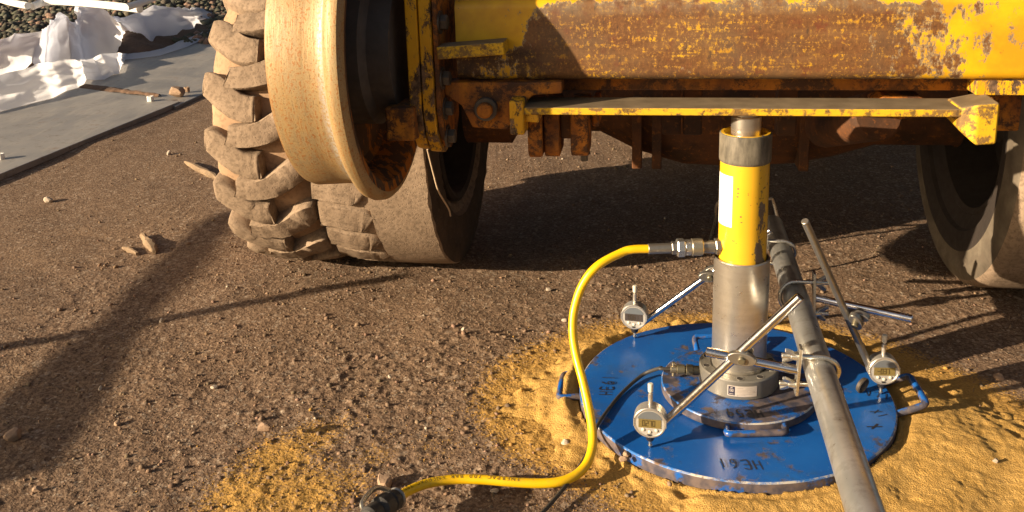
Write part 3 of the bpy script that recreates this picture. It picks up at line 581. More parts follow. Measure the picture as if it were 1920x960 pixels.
def build_tyre(parent, s0, kind, label=None, dt=0.):
    """s0: centre plane along the axle"""
    hw = .145
    if kind == 'lugged':
        pr = [(.24, -0.0880), (.30, -0.1126), (.345, -0.1214), (.375, -0.1162), (.386, -0.1038), (.393, -0.0748), (.396, -0.0352), (.397, 0.0000), (.396, 0.0352), (.393, 0.0748), (.386, 0.1038), (.375, 0.1162), (.345, 0.1214), (.30, 0.1126), (.24, 0.0880)]
    elif kind == 'worn':
        pr = [(.24, -.10), (.29, -.135), (.34, -.150), (.39, -.149), (.412, -.145), (.4165, -.138), (.419, -.06), (.420, -.022), (.420, -.012), (.429, -.010), (.4305, .05), (.4295, .118), (.4285, .138), (.425, .1425), (.40, .146), (.385, .149), (.375, .1470), (.345, .151), (.30, .143), (.292, .132), (.27, .126), (.24, .10)]
    else:
        pr = [(.24, -.11), (.262, -.126), (.29, -.134), (.296, -.144), (.345, -.152), (.372, -.149), (.380, -.153), (.398, -.149), (.414, -.144), (.4245, -.134), (.43, -.115), (.431, 0), (.43, .115), (.4245, .134), (.39, .149), (.34, .15), (.29, .135), (.24, .10)]
    mb = MB(); M = Matrix.Rotation(radians(90), 4, 'Y')
    mb.lathe(pr, M, 120)
    # material by face: crown vs sidewall
    mi = []
    for f in mb.f:
        c = sum((Vector(mb.v[i]) for i in f), Vector())/len(f); r = hypot(c.y, c.z)
        mi.append(2 if kind == 'plain' and r < .325 else 1 if (r < .383 if kind == 'lugged' else r < .426 and abs(c.x) > .139) else 0)
    mb.mi = mi; rr = np.random.default_rng(int(abs(s0)*1000))
    mb.v = [(x+.0012*rr.normal(), y, z) for x, y, z in mb.v] if kind != 'plain' else mb.v
    flat_bottom(mb, -.424)
    mats = {'lugged': ['groove_mud', 'groove_mud'], 'worn': ['dusty_rubber', 'sidewall_rubber'], 'plain': ['dusty_rubber', 'grey_sidewall', 'wheel_dark']}[kind]
    o = mb.build('tyre', mats, parent, loc=(s0, TC[0]+dt, TC[1]), smooth=22 if kind == 'worn' else 40)
    if label: o['label'] = label
    if kind == 'lugged':
        top = lambda w: .432-.016*max(0, abs(w)-.02)/.125-.35*max(0, abs(w)-.107); base = lambda w: .386-1.2*max(0, abs(w)-.099)
        A = densify([(-0.1241, .028), (-0.1126, .026), (-0.0915, .016), (-0.0651, -.006), (-0.0370, -.026), (-0.0070, -.036), (0.0141, -.037), (0.0194, -.037)], [.027, .032, .034, .034, .034, .033, .032, .028])
        B = densify([(0.1241, .028), (0.1126, .026), (0.0915, .014), (0.0660, -.004), (0.0334, -.022), (-0.0088, -.031), (-0.0510, -.032), (-0.0581, -.031)], [.025, .031, .032, .032, .031, .029, .028, .024])
        ma = [lug_mesh(*A, None, top, base, 5+k).mesh('lug', 'dusty_rubber', 62) for k in range(3)]; mbs = [lug_mesh(*B, None, top, base, 9+k).mesh('lug', 'dusty_rubber', 50) for k in range(3)]
        N = 19
        for i in range(N):
            for q, (ms, off) in enumerate(((ma, 0.), (mbs, .5))):
                l = mkobj('lug', ms[i % 3], o); l.rotation_euler = (2*pi*(i+off)/N+.05, 0, 0)
    if kind == 'worn':
        top = lambda w: .429-.010*max(0, -w-.09)/.05; base = lambda w: .417
        N = 28; P = [(-.1495, .014), (-.11, .008), (-.06, .0), (-.036, -.005), (-.022, -.014)]
        A = densify(P, [.0405, .0412, .0412, .040, .030], 4)
        ms = [lug_mesh(*A, None, top, base, 15+k).mesh('tread_block', 'dusty_rubber', 50) for k in range(3)]
        for i in range(N):
            l = mkobj('tread_block', ms[i % 3], o); l.rotation_euler = (2*pi*i/N+.06, 0, 0)
    return o
def build_wheel_rim(parent, s0, face):
    """dished steel wheel inside a tyre; face = +1 shows towards +s"""
    mb = MB(); f = face
    pr = [(.255, -.10*f), (.262, .112*f), (.252, .118*f), (.238, .112*f), (.228, .06*f), (.222, -.01*f), (.15, -.03*f), (.12, .0), (.07, .02*f), (1e-4, .02*f)]
    if f < 0: pr = [(r, h) for r, h in pr]
    mb.lathe(pr, Matrix.Rotation(radians(90), 4, 'Y'), 64); o = mb.build('wheel_rim', 'wheel_dark', parent, loc=(s0, TC[0], TC[1]))
    nb = MB()
    nb.lathe([(.075, 0), (.075, .05*f), (.05, .07*f), (1e-4, .07*f)], Matrix.Rotation(radians(90), 4, 'Y'), 32); nb.build('hub', 'wheel_dark', o)
    return o
def hexbolt(parent, p, d, r=.013, L=.012, mt='bolt_dark', name='bolt'):
    d = Vector(d).normalized(); M = MX(p, d.orthogonal(), d); mb = MB()
    mb.lathe([(1e-4, -.002), (r*1.45, -.002), (r*1.45, .0025), (r*1.0, .0025)], M, 24); mb.lathe([(r, .0025), (r*1.0, L-.002), (r*.85, L), (1e-4, L)], M, 6)
    return mb.build(name, mt, parent, smooth=30)
def build_vehicle():
    v = empty('road_rail_vehicle', (0, 0, 0), YAW, label='rusty yellow road-rail vehicle, its axle beam raised on the jack', cat='vehicle')
    build_tyre(v, -1.106, 'lugged', 'outer tyre with thick chevron lugs caked in mud'); build_tyre(v, -.822, 'worn', 'inner tyre worn nearly smooth with shallow blocks'); build_wheel_rim(v, -.80, 1); build_wheel_rim(v, -1.10, 1)
    build_tyre(v, .742, 'plain', 'smooth grey tyre at the far end of the axle', -.045); build_wheel_rim(v, .737, -1).location.y -= .045
    # axle housing behind, with differential bulge
    mb = MB(); M = xframe(0, TC[0], TC[1])
    mb.lathe([(1e-4, -.66), (.10, -.66), (.10, -.54), (.066, -.52), (.066, -.30), (.115, -.20), (.150, -.08), (.155, .06), (.145, .20), (.125, .30), (.095, .40), (.095, .60), (.10, .60), (1e-4, .60)], M, 40)
    mb.build('axle_housing', 'dark_rust', v)
    for s in (-.20, -.15, .21): MB().box((s, TC[0]-.10, TC[1]-.04), (.025, .10, .18)).build('housing_rib', 'dark_rust', v, bevel=.004)
    # frame rails and body floor above (out of view, they shade the ground)
    mb = MB(); mb.box((.45, 2.3, 1.35), (2.0, 4.0, .9)); mb.build('chassis', 'dark_rust', v, bevel=.02)
    mb = MB(); mb.box((.30, 2.85, .67), (1.5, 2.7, .50)); mb.build('belly_shade_block', 'dark_rust', v, bevel=.03)  # unseen block added to keep sky light from under the vehicle
    # rail wheel
    rc = (.05, .705); M = Matrix.Rotation(radians(90), 4, 'Y')
    w = MB(); w.cur = 0
    w.lathe([(.225, -.812), (.260, -.812), (.2675, -.808), (.270, -.801), (.2665, -.745), (.266, -.715), (.269, -.707), (.285, -.699), (.295, -.692), (.2985, -.683), (.297, -.672), (.291, -.666), (.281, -.664)], Matrix.Translation((.73, 0, 0)) @ M, 140)
    rw = w.build('rail_wheel', 'rusty_tread', v, loc=(-.73, rc[0], rc[1]), smooth=35); rw['label'] = 'steel rail guide wheel with rust-streaked tread and flange'
    w = MB(); w.lathe([(.281, .066), (.262, .062), (.246, .040), (.236, .006), (.222, -.004), (.12, -.004), (.112, .010), (.105, .055), (.10, .06), (1e-4, .06)], M, 96); w.lathe([(.225, -.082), (.215, -.03), (1e-4, -.03)], M, 64)
    w.build('wheel_web', 'wheel_web_paint', rw, smooth=35)
    w = MB(); w.lathe([(.150, -.01), (.150, .045), (.132, .056), (.132, .098), (1e-4, .098)], M, 64); w.build('hub_drum', 'hub_grey', rw, smooth=35)
    # bracket
    b = MB(); pl = [(-.052, 1.02), (-.052, .60), (-.040, .553), (-.012, .520), (.03, .505), (.09, .515), (.125, .56), (.125, 1.02)]
    Mx = Matrix(((0, 0, 1, 0), (1, 0, 0, 0), (0, 1, 0, 0), (0, 0, 0, 1)))
    b.prism(pl, -.606, -.5835, Mx); br = b.build('bracket', 'yellow_paint', v, bevel=.003)
    b = MB(); pl2 = [(-.050, 1.02), (-.050, .60), (-.036, .549), (-.008, .512), (.03, .500), (.085, .508), (.12, .55), (.12, 1.02)]
    b.prism(pl2, -.5815, -.559, Mx); b.build('bracket_plate', 'yellow_paint', br, bevel=.003)
    b = MB(); b.prism([(-.044, 1.02), (-.044, .60), (-.03, .552), (.0, .52), (.03, .51), (.08, .52), (.112, .56), (.112, 1.02)], -.557, -.548, Mx); b.build('bolting_flange', 'orange_paint', br, bevel=.002)
    for t, z in ((-.022, .762), (-.022, .657), (-.012, .597), (.0, .540)): hexbolt(br, (-.548, t, z), (1, 0, 0), .0150, .015)
    b = MB(); b.prism([(-.075, .612), (-.072, .548), (.03, .54), (.03, .61)], -.648, -.594, Mx); bl = b.build('stop_block', 'orange_paint', v, bevel=.004)
    # square tube beam
    b = MB(); z0, z1, t0, t1, r = .648, .800, .0, .15, .018; prof = []
    for (cy, cz, a0) in ((t0+r, z0+r, pi), (t1-r, z0+r, 1.5*pi), (t1-r, z1-r, 0), (t0+r, z1-r, .5*pi)):
        for k in range(6): a = a0+k/5*pi/2; prof.append((cy+r*cos(a), cz+r*sin(a)))
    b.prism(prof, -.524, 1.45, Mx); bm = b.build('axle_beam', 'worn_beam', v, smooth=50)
    b = MB(); b.box((.35, .125, .630), (1.60, .09, .033)); b.build('under_strip', 'orange_paint', v, bevel=.003)
    b = MB(); b.box((.52, .030, .634), (.24, .05, .026)); b.build('packing_plate', 'yellow_paint', v, bevel=.002)
    # gusset with pin
    b = MB(); b.prism([(-.548, .6475), (-.548, .625), (-.516, .602), (-.497, .560), (-.43, .556), (-.402, .600), (-.38, .622), (-.325, .626), (-.325, .6475)], -.012, .03, Matrix(((1, 0, 0, 0), (0, 0, 1, 0), (0, 1, 0, 0), (0, 0, 0, 1)))); gs = b.build('gusset', 'orange_paint', v, bevel=.003)
    b = MB(); b.cyl((-.468, -.012, .598), (-.468, -.026, .598), .0225, 28, ch=.002); b.build('pin_collar', 'bolt_dark', gs); b = MB(); b.cyl((-.468, -.02, .598), (-.468, -.040, .598), .0145, 24, ch=.003); b.build('pin', 'orange_paint', gs)
    b = MB(); M2 = Matrix.Rotation(radians(-4), 3, 'Y'); b.box((-.487, -.026, .713), (.125, .052, .024), M=M2); b.build('rib', 'bar_paint', v, bevel=.003)
    # jacking bar with end blocks
    b = MB(); b.prism([(-.395, -.048), (.372, -.048), (.372, .045), (-.395, .045)], .5935, .6075); bar = b.build('jacking_bar', 'bar_paint', v, bevel=.0025)
    b = MB(); b.prism([(-.052, .620), (-.052, .556), (.03, .550), (.03, .624)], -.419, -.392, Mx); b.build('end_block', 'yellow_paint', bar, bevel=.004)
    b = MB(); b.prism([(-.395, -.040), (-.365, -.046), (-.365, .03), (-.395, .03)], .578, .607); b.build('end_web', 'yellow_paint', bar, bevel=.003)
    b = MB(); PL = [(.360, -.047), (.384, -.062), (.420, -.060), (.421, .03), (.360, .03)]; ZB = [.572, .545, .549, .552, .575]; ZT = [.609, .621, .622, .624, .611]
    b.add([(x_, y_, z_) for (x_, y_), z_ in zip(PL, ZB)]+[(x_, y_, z_) for (x_, y_), z_ in zip(PL, ZT)], [(4, 3, 2, 1, 0), (5, 6, 7, 8, 9)]+[(i, (i+1) % 5, 5+(i+1) % 5, 5+i) for i in range(5)])
    b.build('end_block', 'bar_paint', bar, bevel=.005)
    # hanging lugs, right brackets, timber-like ram below the beam
    for s, w, zb, tt in ((-.380, .027, .496, .03), (-.350, .030, .492, .05), (-.297, .034, .494, .05), (-.268, .014, .545, .08)):
        b = MB(); b.prism([(tt-.03, .60), (tt-.03, zb+.012), (tt-.018, zb), (tt+.05, zb), (tt+.07, zb+.02), (tt+.07, .60)], s-w/2, s+w/2, Mx); b.build('hanger', 'orange_paint', v, bevel=.004)
    b = MB(); b.box((-.324, .065, .562), (.022, .06, .07)); b.build('spacer', 'dark_rust', v, bevel=.004)
    hb = hexbolt(v, (-.290, .05, .496), (0, 0, -1), .008, .016)
    for s in (-.12, -.075, .12): b = MB(); b.box((s, .30, .53), (.04, .05, .11)); b.build('hanger', 'dark_rust', v, bevel=.004)
    b = MB(); b.cyl((.29, .22, .535), (.235, .50, .44), .052, 24, r1=.048, ch=.006); b.build('hydraulic_ram', 'dark_rust', v)
    b = MB(); b.prism([(.255, .585), (.265, .566), (.30, .553), (.335, .557), (.35, .588), (.335, .60), (.27, .60)], .10, .18, Matrix(((1, 0, 0, 0), (0, 0, 1, 0), (0, 1, 0, 0), (0, 0, 0, 1)))); b.build('lug_plate', 'orange_paint', v, bevel=.004)
    b = MB(); b.box((.47, .10, .60), (.05, .10, .11)); b.build('end_hanger', 'orange_paint', v, bevel=.005)
    # a straw strand hanging on the inner sidewall
    b = MB(); b.tube(spline([(-.667, .30, .43), (-.664, .335, .36), (-.660, .36, .31), (-.655, .43, .245), (-.654, .445, .22)], 5), .0022, 6); o = b.build('straw_strand', 'straw'); o.rotation_euler = (0, 0, YAW)
    tag(o, 'thin pale straw strand hanging on the worn tyre sidewall', 'straw')

# ------------------------------------------------------------------ plate load stack
SX, SY = .010, .0
def stroke_text(txt, org, bd, ud, h, parent, z, w=.0032, name='lettering', mt='marker_ink', jit=.0):
    G = {'H': [[(0, 0), (0, 1)], [(.62, 0), (.62, 1)], [(0, .5), (.62, .48)]], 'E': [[(.6, .97), (0, 1), (0, 0), (.62, .03)], [(0, .5), (.5, .5)]],
         '6': [[(.55, .95), (.3, .8), (.08, .45), (.05, .2), (.2, 0), (.45, 0), (.58, .2), (.5, .42), (.3, .48), (.1, .36)]], '1': [[(.3, 0), (.34, 1)]],
         '5': [[(.55, 1), (.12, .98), (.08, .58), (.4, .6), (.55, .35), (.45, .05), (.05, .02)]], '9': [[(.52, .62), (.35, .48), (.1, .6), (.1, .88), (.35, 1), (.54, .85), (.52, .5), (.45, 0)]],
         '7': [[(0, 1), (.6, 1), (.25, 0)]], 'V': [[(0, 1), (.3, 0), (.6, 1)]], 'X': [[(0, 0), (.6, 1)], [(0, 1), (.55, .1)]]}
    mb = MB(); x0 = 0; bd = Vector(bd+(0,)).normalized(); ud = Vector(ud+(0,)).normalized(); rr = random.Random(len(txt)*7+int(h*1e4))
    for ch in txt:
        for st in G.get(ch, []):
            P = [Vector((org[0], org[1], z))+bd*(x0+a*h*.70)+ud*(b*h) for a, b in st]
            if len(st) > 2: P = spline(P, 4)
            for a, b in zip(P, P[1:]):
                d = (b-a).normalized(); n = Vector((-d.y, d.x, 0)); ww = w*.85*rr.uniform(.8, 1.15)/2; a2 = a-d*ww*.6; b2 = b+d*ww*.6
                mb.add([a2-n*ww, b2-n*ww, b2+n*ww, a2+n*ww], [(0, 1, 2, 3)])
        x0 += h*.80
    # lift each ribbon by a hair so that strokes never share a plane
    for i in range(0, len(mb.v), 4):
        for k in range(4): x, y, zz = mb.v[i+k]; mb.v[i+k] = (x, y, zz+.00004*(i//4))
    return mb.build(name, mt, parent, smooth=None)
def handle(parent, a, b, out, r, mt, z, base):
    """bent round bar from a to b pushed outwards by vector out"""
    a, b, o = Vector(a), Vector(b), Vector(out); P = [a, a+o*.35, a+o*.8, a+o*.97+(b-a)*.05, a+o+(b-a)*.2, b+o-(b-a)*.2, b+o*.97-(b-a)*.05, b+o*.8, b+o*.35, b]
    return MB().tube(spline(P, 4), r, 10).build('handle', mt, parent)
def build_stack():
    pl = empty('loading_plate', (0, 0, 0), label='large round blue steel loading plate bedded on the sand', cat='plate')
    def disc(pr, r, zt, par, mt):
        mb = MB(); mb.lathe(pr, None, 160); mb.mi = [1 if all(mb.v[i][2] > zt and hypot(mb.v[i][0], mb.v[i][1]) > r for i in f) else 0 for f in mb.f]
        return mb.build('disc', [mt, 'worn_edge'], par, smooth=30)
    disc([(1e-4, .004), (.297, .004), (.3, .007), (.3, .0272), (.2985, .0292), (.2972, .030), (1e-4, .030)], .2965, .027, pl, 'blue_plate')
    hz_ = .019
    handle(pl, (-.280, .105, hz_), (-.2955, .012, hz_), (-.046, -.006, .002), .0068, 'blue_plate_dirty', 0, 0); handle(pl, (.294, .020, hz_), (.282, -.088, hz_), (.056, -.010, .026), .0068, 'blue_plate', 0, 0)
    p = gp(1422, 864, .0305); stroke_text('HE61', (p[0], p[1]), (-1, .10), (.06, -1), .0245, pl, .0304, .0032)
    p = gp(1147, 740, .0305); stroke_text('HE61', (p[0], p[1]), (.20, 1), (-1, .12), .024, pl, .0304, .0034)
    p = gp(1612, 752, .0305); stroke_text('V71', (p[0]+.02, p[1]+.02), (.9, -.5), (.3, .9), .020, pl, .0304, .0022)
    p = gp(1632, 772, .0305); stroke_text('X1', (p[0], p[1]), (.5, -.9), (.9, .3), .018, pl, .0305, .003); p = gp(1626, 800, .0305); stroke_text('X', (p[0], p[1]), (.5, -.9), (.9, .3), .022, pl, .0306, .0042)
    up = empty('spreader_plate', (SX, SY-.004, .030), label='small round blue plate with worn oily top, on the large plate', cat='plate')
    disc([(1e-4, .0004), (.146, .0004), (.149, .003), (.149, .0170), (.148, .0187), (.1468, .0195), (1e-4, .0195)], .1465, .0168, up, 'blue_plate_dirty')
    handle(up, (-.055, -.139, .009), (.050, -.139, .009), (-.006, -.030, .004), .0062, 'blue_plate_dirty', 0, 0); handle(up, (.052, .137, .010), (-.052, .137, .010), (0, .040, .020), .0062, 'blue_plate', 0, 0)
    p = gp(1425, 770, .05); stroke_text('HE59', (p[0]-SX, p[1]-SY+.004), (-1, .10), (.05, -1), .022, up, .0199, .004)
    # load cell
    lc = empty('load_cell', (SX, SY, .0497), label='grey round load cell with bolt holes between blue plates and steel sleeve', cat='load cell')
    mb = MB(); mb.lathe([(1e-4, .0004), (.0735, .0004), (.0755, .003), (.0755, .037), (.0735, .0395), (.054, .0395), (.053, .036), (.0515, .030), (1e-4, .030)], None, 120); mb.build('body', 'cell_steel', lc, smooth=30)
    hm = None
    for k in range(10):
        a = 2*pi*k/10+.12; M = Matrix.Translation((.0640*cos(a), .0640*sin(a), 0))
        if hm is None: mb = MB(); mb.lathe([(.0068, .0393), (.0068, .0400), (.0054, .0399), (.0046, .0385)], None, 20); mb.lathe([(.0046, .0397), (1e-4, .0397)], None, 16); mb.cur = 0; hm = mb.mesh('bolt_hole', 'hole_dark', 30)
        o = mkobj('bolt_hole', hm, lc, loc=(.0640*cos(a), .0640*sin(a), 0))
    ring = MB().lathe([(.0064, .0398), (.0072, .0398), (.0072, .0402), (.0064, .0402)], None, 20, close=True).mesh('hole_rim', 'gauge_silver', 30)
    for k in range(10): a = 2*pi*k/10+.12; mkobj('hole_rim', ring, lc, loc=(.0640*cos(a), .0640*sin(a), 0))
    mb = MB(); mb.lathe([(1e-4, .031), (.0505, .031), (.0515, .0325), (.0515, .0465), (.050, .048), (1e-4, .048)], None, 96); mb.build('boss', 'turned_steel', lc, smooth=30)
    def band(r, a0, a1, z0, z1, name, mt, par): return MB().lathe([(r, z0), (r, z1)], None, 24, radians(a0), radians(a1)).build(name, mt, par, smooth=60)
    lb = band(.0759, 241, 283, .0085, .030, 'label_plate', 'label_foil', lc); band(.0763, 242.5, 251.5, .0105, .0285, 'logo_panel', 'label_navy', lb)
    for a0, a1, z0, z1 in ((254, 263, .0255, .0262), (266, 276, .0250, .0257), (254, 279, .0222, .0228), (254, 270, .0196, .0202), (272, 280, .0190, .0196), (254, 281, .0168, .0174), (254, 276, .0140, .0146), (254, 266, .0116, .0122), (255, 256, .0094, .0108)): band(.0762, a0, a1, z0, z1, 'print_line', 'label_text', lb)
    for a0, a1, z0, z1 in ((245.5, 248.5, .0255, .0268), (244.5, 245.3, .0185, .0235), (248.8, 249.6, .0185, .0235), (244.5, 249.6, .0178, .0186), (244.5, 249.6, .0228, .0236), (246.2, 248, .0196, .0218), (244, 250, .0128, .0138)): band(.0766, a0, a1, z0, z1, 'crest_mark', 'label_foil', lb)
    a = radians(172); d = Vector((cos(a), sin(a), 0)); mb = MB(); c0 = d*.0745+Vector((0, 0, .020))
    for l0, l1, r, m in ((0, .012, .0085, 0), (.012, .026, .0105, 0), (.026, .028, .008, 0), (.028, .044, .0095, 0)): mb.cyl(c0+d*l0, c0+d*l1, r, 18, ch=.001)
    cn = mb.build('connector', 'olive_metal', lc); mb = MB(); mb.cyl(c0+d*.044, c0+d*.056, .0075, 12, ch=.001)
    for s in (1, -1): mb.cyl(c0+d*.050+Vector((0, 0, .006*s)), c0+d*.050+Vector((0, 0, .015*s)), .004, 10, ch=.001)
    mb.build('cable_clamp', 'brass', cn)
    cend = Vector((SX, SY, .0497))+c0+d*.056
    cb = spline([cend, cend+d*.02, gp(1238, 690, .066), gp(1205, 703, .040), gp(1165, 738, .0345), gp(1135, 775, .0345), gp(1119, 800, .034), gp(1111, 822, .026), gp(1098, 855, .022), gp(1075, 892, .016), gp(1045, 930, .012), gp(1010, 968, .010), gp(960, 1010, .010)], 8)
    tag(MB().tube(cb, .0036, 8).build('cable', 'black_rubber'), 'thin black cable running off the load cell over the plate edge', 'cable')
    # sleeve
    z0 = .0985; mb = MB(); mb.lathe([(.0515, z0-.0003), (.0518, z0+.003), (.0518, .309), (.0505, .311), (.0475, .311), (.0475, .29), (.0475, z0), (.0515, z0-.0003)], Matrix.Translation((SX, SY, 0)), 120)
    o = mb.build('steel_sleeve', 'turned_steel', smooth=30); tag(o, 'bare steel sleeve standing on the load cell below the yellow jack', 'sleeve')
    # jack
    jk = empty('hydraulic_jack', (SX, SY, 0), label='yellow hydraulic jack standing in the steel sleeve under the jacking bar', cat='jack')
    MB().lathe([(1e-4, .13), (.044, .13), (.0446, .131), (.0446, .548), (.0440, .5535), (.0395, .5535), (.0385, .549), (.0385, .545), (1e-4, .545)], None, 96).build('cylinder', 'jack_paint', jk, smooth=30)
    mb = MB(); rr = random.Random(3); mb.lathe([(.0449, .4985), (.0466, .5005), (.0470, .505), (.0472, .548), (.0466, .552), (.0449, .553)], None, 96); mb.build('wrap', 'wrap_rubber', jk, smooth=40)
    MB().lathe([(1e-4, .54), (.0268, .54), (.0268, .583), (.0255, .585), (.024, .585), (.024, .5925), (1e-4, .5925)], None, 64).build('ram', 'turned_steel', jk, smooth=30)
    def jb(a0, a1, z0, z1, nm, mt, r=.0449): return MB().lathe([(r, z0), (r, z1)], None, 20, radians(a0), radians(a1)).build(nm, mt, jk, smooth=60)
    st = MB().lathe([(.0450, .380), (.0450, .478)], None, 24, radians(163), radians(229)).build('sticker', 'sticker_white', jk, smooth=60)
    for a, z, l in ((240, .455, .006), (240, .447, .004), (239, .440, .005), (248, .402, .006), (250, .392, .004), (225, .408, .003)): jb(a, a+4, z, z+l*.45, 'paint_chip', 'bolt_dark', .0448)
    # port and coupler, pointing left
    pd = Vector((-1, -.02, .0)).normalized(); P0 = Vector((-.042, -.004, .333)); port = MB(); port.cyl(P0, P0+pd*.011, .0155, 6, ch=.0015); port.cyl(P0+pd*.011, P0+pd*.034, .0118, 24, ch=.001); port.build('port', 'dull_steel', jk)
    cp = P0+Vector((SX, SY, 0))
    hs = empty('hydraulic_hose', cp+pd*.034, label='yellow hydraulic hose looping from the jack down onto the dirt', cat='hose')
    def loc(p): return Vector(p)-hs.location
    q = MB(); c = cp-hs.location; q.cyl(c+pd*.034, c+pd*.056, .0165, 32, ch=.002); kn = q.build('knurled_collar', 'ribbed_brass', hs)
    q = MB(); q.cyl(c+pd*.056, c+pd*.068, .0150, 32, ch=.001); q.cyl(c+pd*.068, c+pd*.083, .0178, 6, ch=.002); q.build('union_nut', 'zinc', hs)
    q = MB(); q.cyl(c+pd*.083, c+pd*.093, .0125, 6, ch=.001); q.cyl(c+pd*.093, c+pd*.137, .0100, 24, ch=.001); q.build('ferrule', 'dull_steel', hs)
    h0 = cp+pd*.135
    way = [h0, h0+pd*.03] + [gp(*w) for w in ((1165, 474, .328), (1120, 499, .310), (1092, 535, .275), (1077, 580, .232), (1074, 622, .195), (1080, 665, .160), (1093, 715, .122), (1104, 765, .086), (1111, 812, .056), (1109, 845, .038), (1098, 873, .026), (1076, 893, .020), (1045, 904, .018), (1000, 906, .019), (950, 903, .022), (900, 899, .024), (850, 899, .026), (800, 907, .030), (765, 921, .036), (738, 938, .045))]
    hp = spline([loc(p) for p in way], 6)
    MB().tube(hp, .0081, 16).build('hose_body', 'hose_yellow', hs)
    # print on the lying stretch
    txt = 'ENERPAC 700 BAR'; i0 = int(len(hp)*.735); L = [0]
    for a, b in zip(hp[i0:], hp[i0+1:]): L.append(L[-1]+(b-a).length)
    cu = bpy.data.curves.new('t', 'FONT'); cu.size = .010; cu.align_x = 'CENTER'
    def at(s):
        for k in range(len(L)-1):
            if L[k+1] >= s: return hp[i0+k].lerp(hp[i0+k+1], (s-L[k])/(L[k+1]-L[k])), (hp[i0+k+1]-hp[i0+k]).normalized()
        return hp[-1], (hp[-1]-hp[-2]).normalized()
    n = NTX = 0
    for rep in range(2):
        for ch in txt:
            s = .004+n*.0080; n += 1
            if ch == ' ' or s > L[-1]-.012: continue
            p, t = at(s); cu.body = ch; to = bpy.data.objects.new('tmp', cu); COL.objects.link(to); dg = bpy.context.evaluated_depsgraph_get(); me = bpy.data.meshes.new_from_object(to.evaluated_get(dg)); bpy.data.objects.remove(to)
            me.materials.clear(); me.materials.append(MT['hose_print'])
            nd = Vector((0, -.35, .94)); nd = (nd-t*nd.dot(t)).normalized(); y = nd.cross(t)
            M = Matrix((t, y, nd)).transposed().to_4x4(); M.translation = p+nd*.0084-y*.0034
            me.transform(M); o = mkobj('print_letter', me, hs)
        n += 1
    d = (hp[-1]-hp[-3]).normalized(); e = hp[-1]; q = MB(); q.cyl(e-d*.006, e+d*.012, .0165, 24, ch=.003); q.cyl(e+d*.012, e+d*.045, .0195, 20, ch=.006); q.cyl(e+d*.045, e+d*.075, .016, 20, ch=.004)
    q.build('end_coupling', 'black_rubber', hs); q = MB(); q.cyl(e-d*.012, e-d*.006, .0175, 24, ch=.002); q.tube(spline([e+Vector((-.005, .004, .015)), e+d*.02+Vector((-.018, .01, .024)), e+d*.05+Vector((-.02, 0, .018)), e+d*.06+Vector((-.012, 0, .006))], 5), .004, 8); q.build('dust_cap', 'dull_steel', hs)

# ------------------------------------------------------------------ datum tube, clamps, rods, gauges
TZ = .210
def tube_at(y): return Vector((.120+.167*y, y, TZ))
TD = Vector((.167, 1, 0)).normalized(); TN = Vector((1, -.167, 0)).normalized()
def wing_nut(parent, p, d, up):
    d = Vector(d).normalized(); up = Vector(up); up = (up-d*up.dot(d)).normalized(); sd = d.cross(up); p = Vector(p)
    q = MB(); q.cyl(p, p+d*.012, .0080, 14, r1=.0065, ch=.001); q.cyl(p+d*.006, p+d*.026, .0045, 12, ch=.0008)
    for s in (1, -1):
        M = MX(p, sd, d)
        pl = [(.004*s, .0), (.020*s, .012), (.0255*s, .018), (.0255*s, .0225), (.0195*s, .023), (.005*s, .012)]
        R = Matrix((sd, d, up)).transposed().to_4x4(); R.translation = p; q.prism(pl if s > 0 else pl[::-1], -.0024, .0024, R)
    return q.build('wing_nut', 'zinc', parent, bevel=.0006)
def clamp(y, side, label, tilt=0.):
    c = tube_at(y); n = TN*side; root = empty('tube_clamp', c, label=label, cat='clamp', group=None)
    up = (Vector((0, 0, 1))*cos(tilt)+TD*sin(tilt)).normalized(); k = n*.034
    R = .0300; pts = [n*.05+up*R, n*.0+up*R]+[(-n*sin(a)+up*cos(a))*R for a in np.linspace(0, pi, 13)[1:-1]]+[-up*R, n*.05-up*R]
    MB().tube(pts, .0041, 10).build('u_bolt', 'zinc', root)
    R3 = Matrix((TD, up, n)).transposed() ; q = MB(); q.box(k, (.022, .100, .0050), M=R3); q.build('clamp_plate', 'zinc', root, bevel=.0008)
    for s in (1, -1): wing_nut(root, k+n*.0025+up*R*s, n, TD*.8+up*.6)
    return root, c+k
def rod(a, b, r, mt, label, ring_end=None):
    a, b = Vector(a), Vector(b); d = (b-a).normalized(); q = MB(); q.cyl(a, b, r, 20, ch=r*.15)
    if ring_end:
        o = b if ring_end > 0 else a; e = -d*ring_end
        for k in (.008, .014, .020): q.cyl(o+e*k, o+e*(k+.0025), r*1.10, 20, ch=.0004)
    return tag(q.build('rod', mt), label, 'rod')
def swivel(p, d1, d2, label, s=1.):
    d1, d2 = Vector(d1).normalized(), Vector(d2).normalized(); n = d1.cross(d2).normalized(); p = Vector(p); root = empty('swivel_clamp', p, label=label, cat='clamp')
    M = MX((0, 0, 0), d1, n); out = [(.024*cos(a)*s*(1.0), .0125*sin(a)*s) for a in np.linspace(0, 2*pi, 24, endpoint=False)]
    q = MB(); q.prism(out, -.012, -.001, M); q.build('jaw', 'dull_steel', root, bevel=.002); M = MX((0, 0, 0), d2, n); q = MB(); q.prism(out, .001, .012, M); q.build('jaw', 'dull_steel', root, bevel=.002)
    q = MB(); q.cyl(n*-.018, n*.020, .006, 16, ch=.001); q.build('knob', 'olive_metal', root); return root
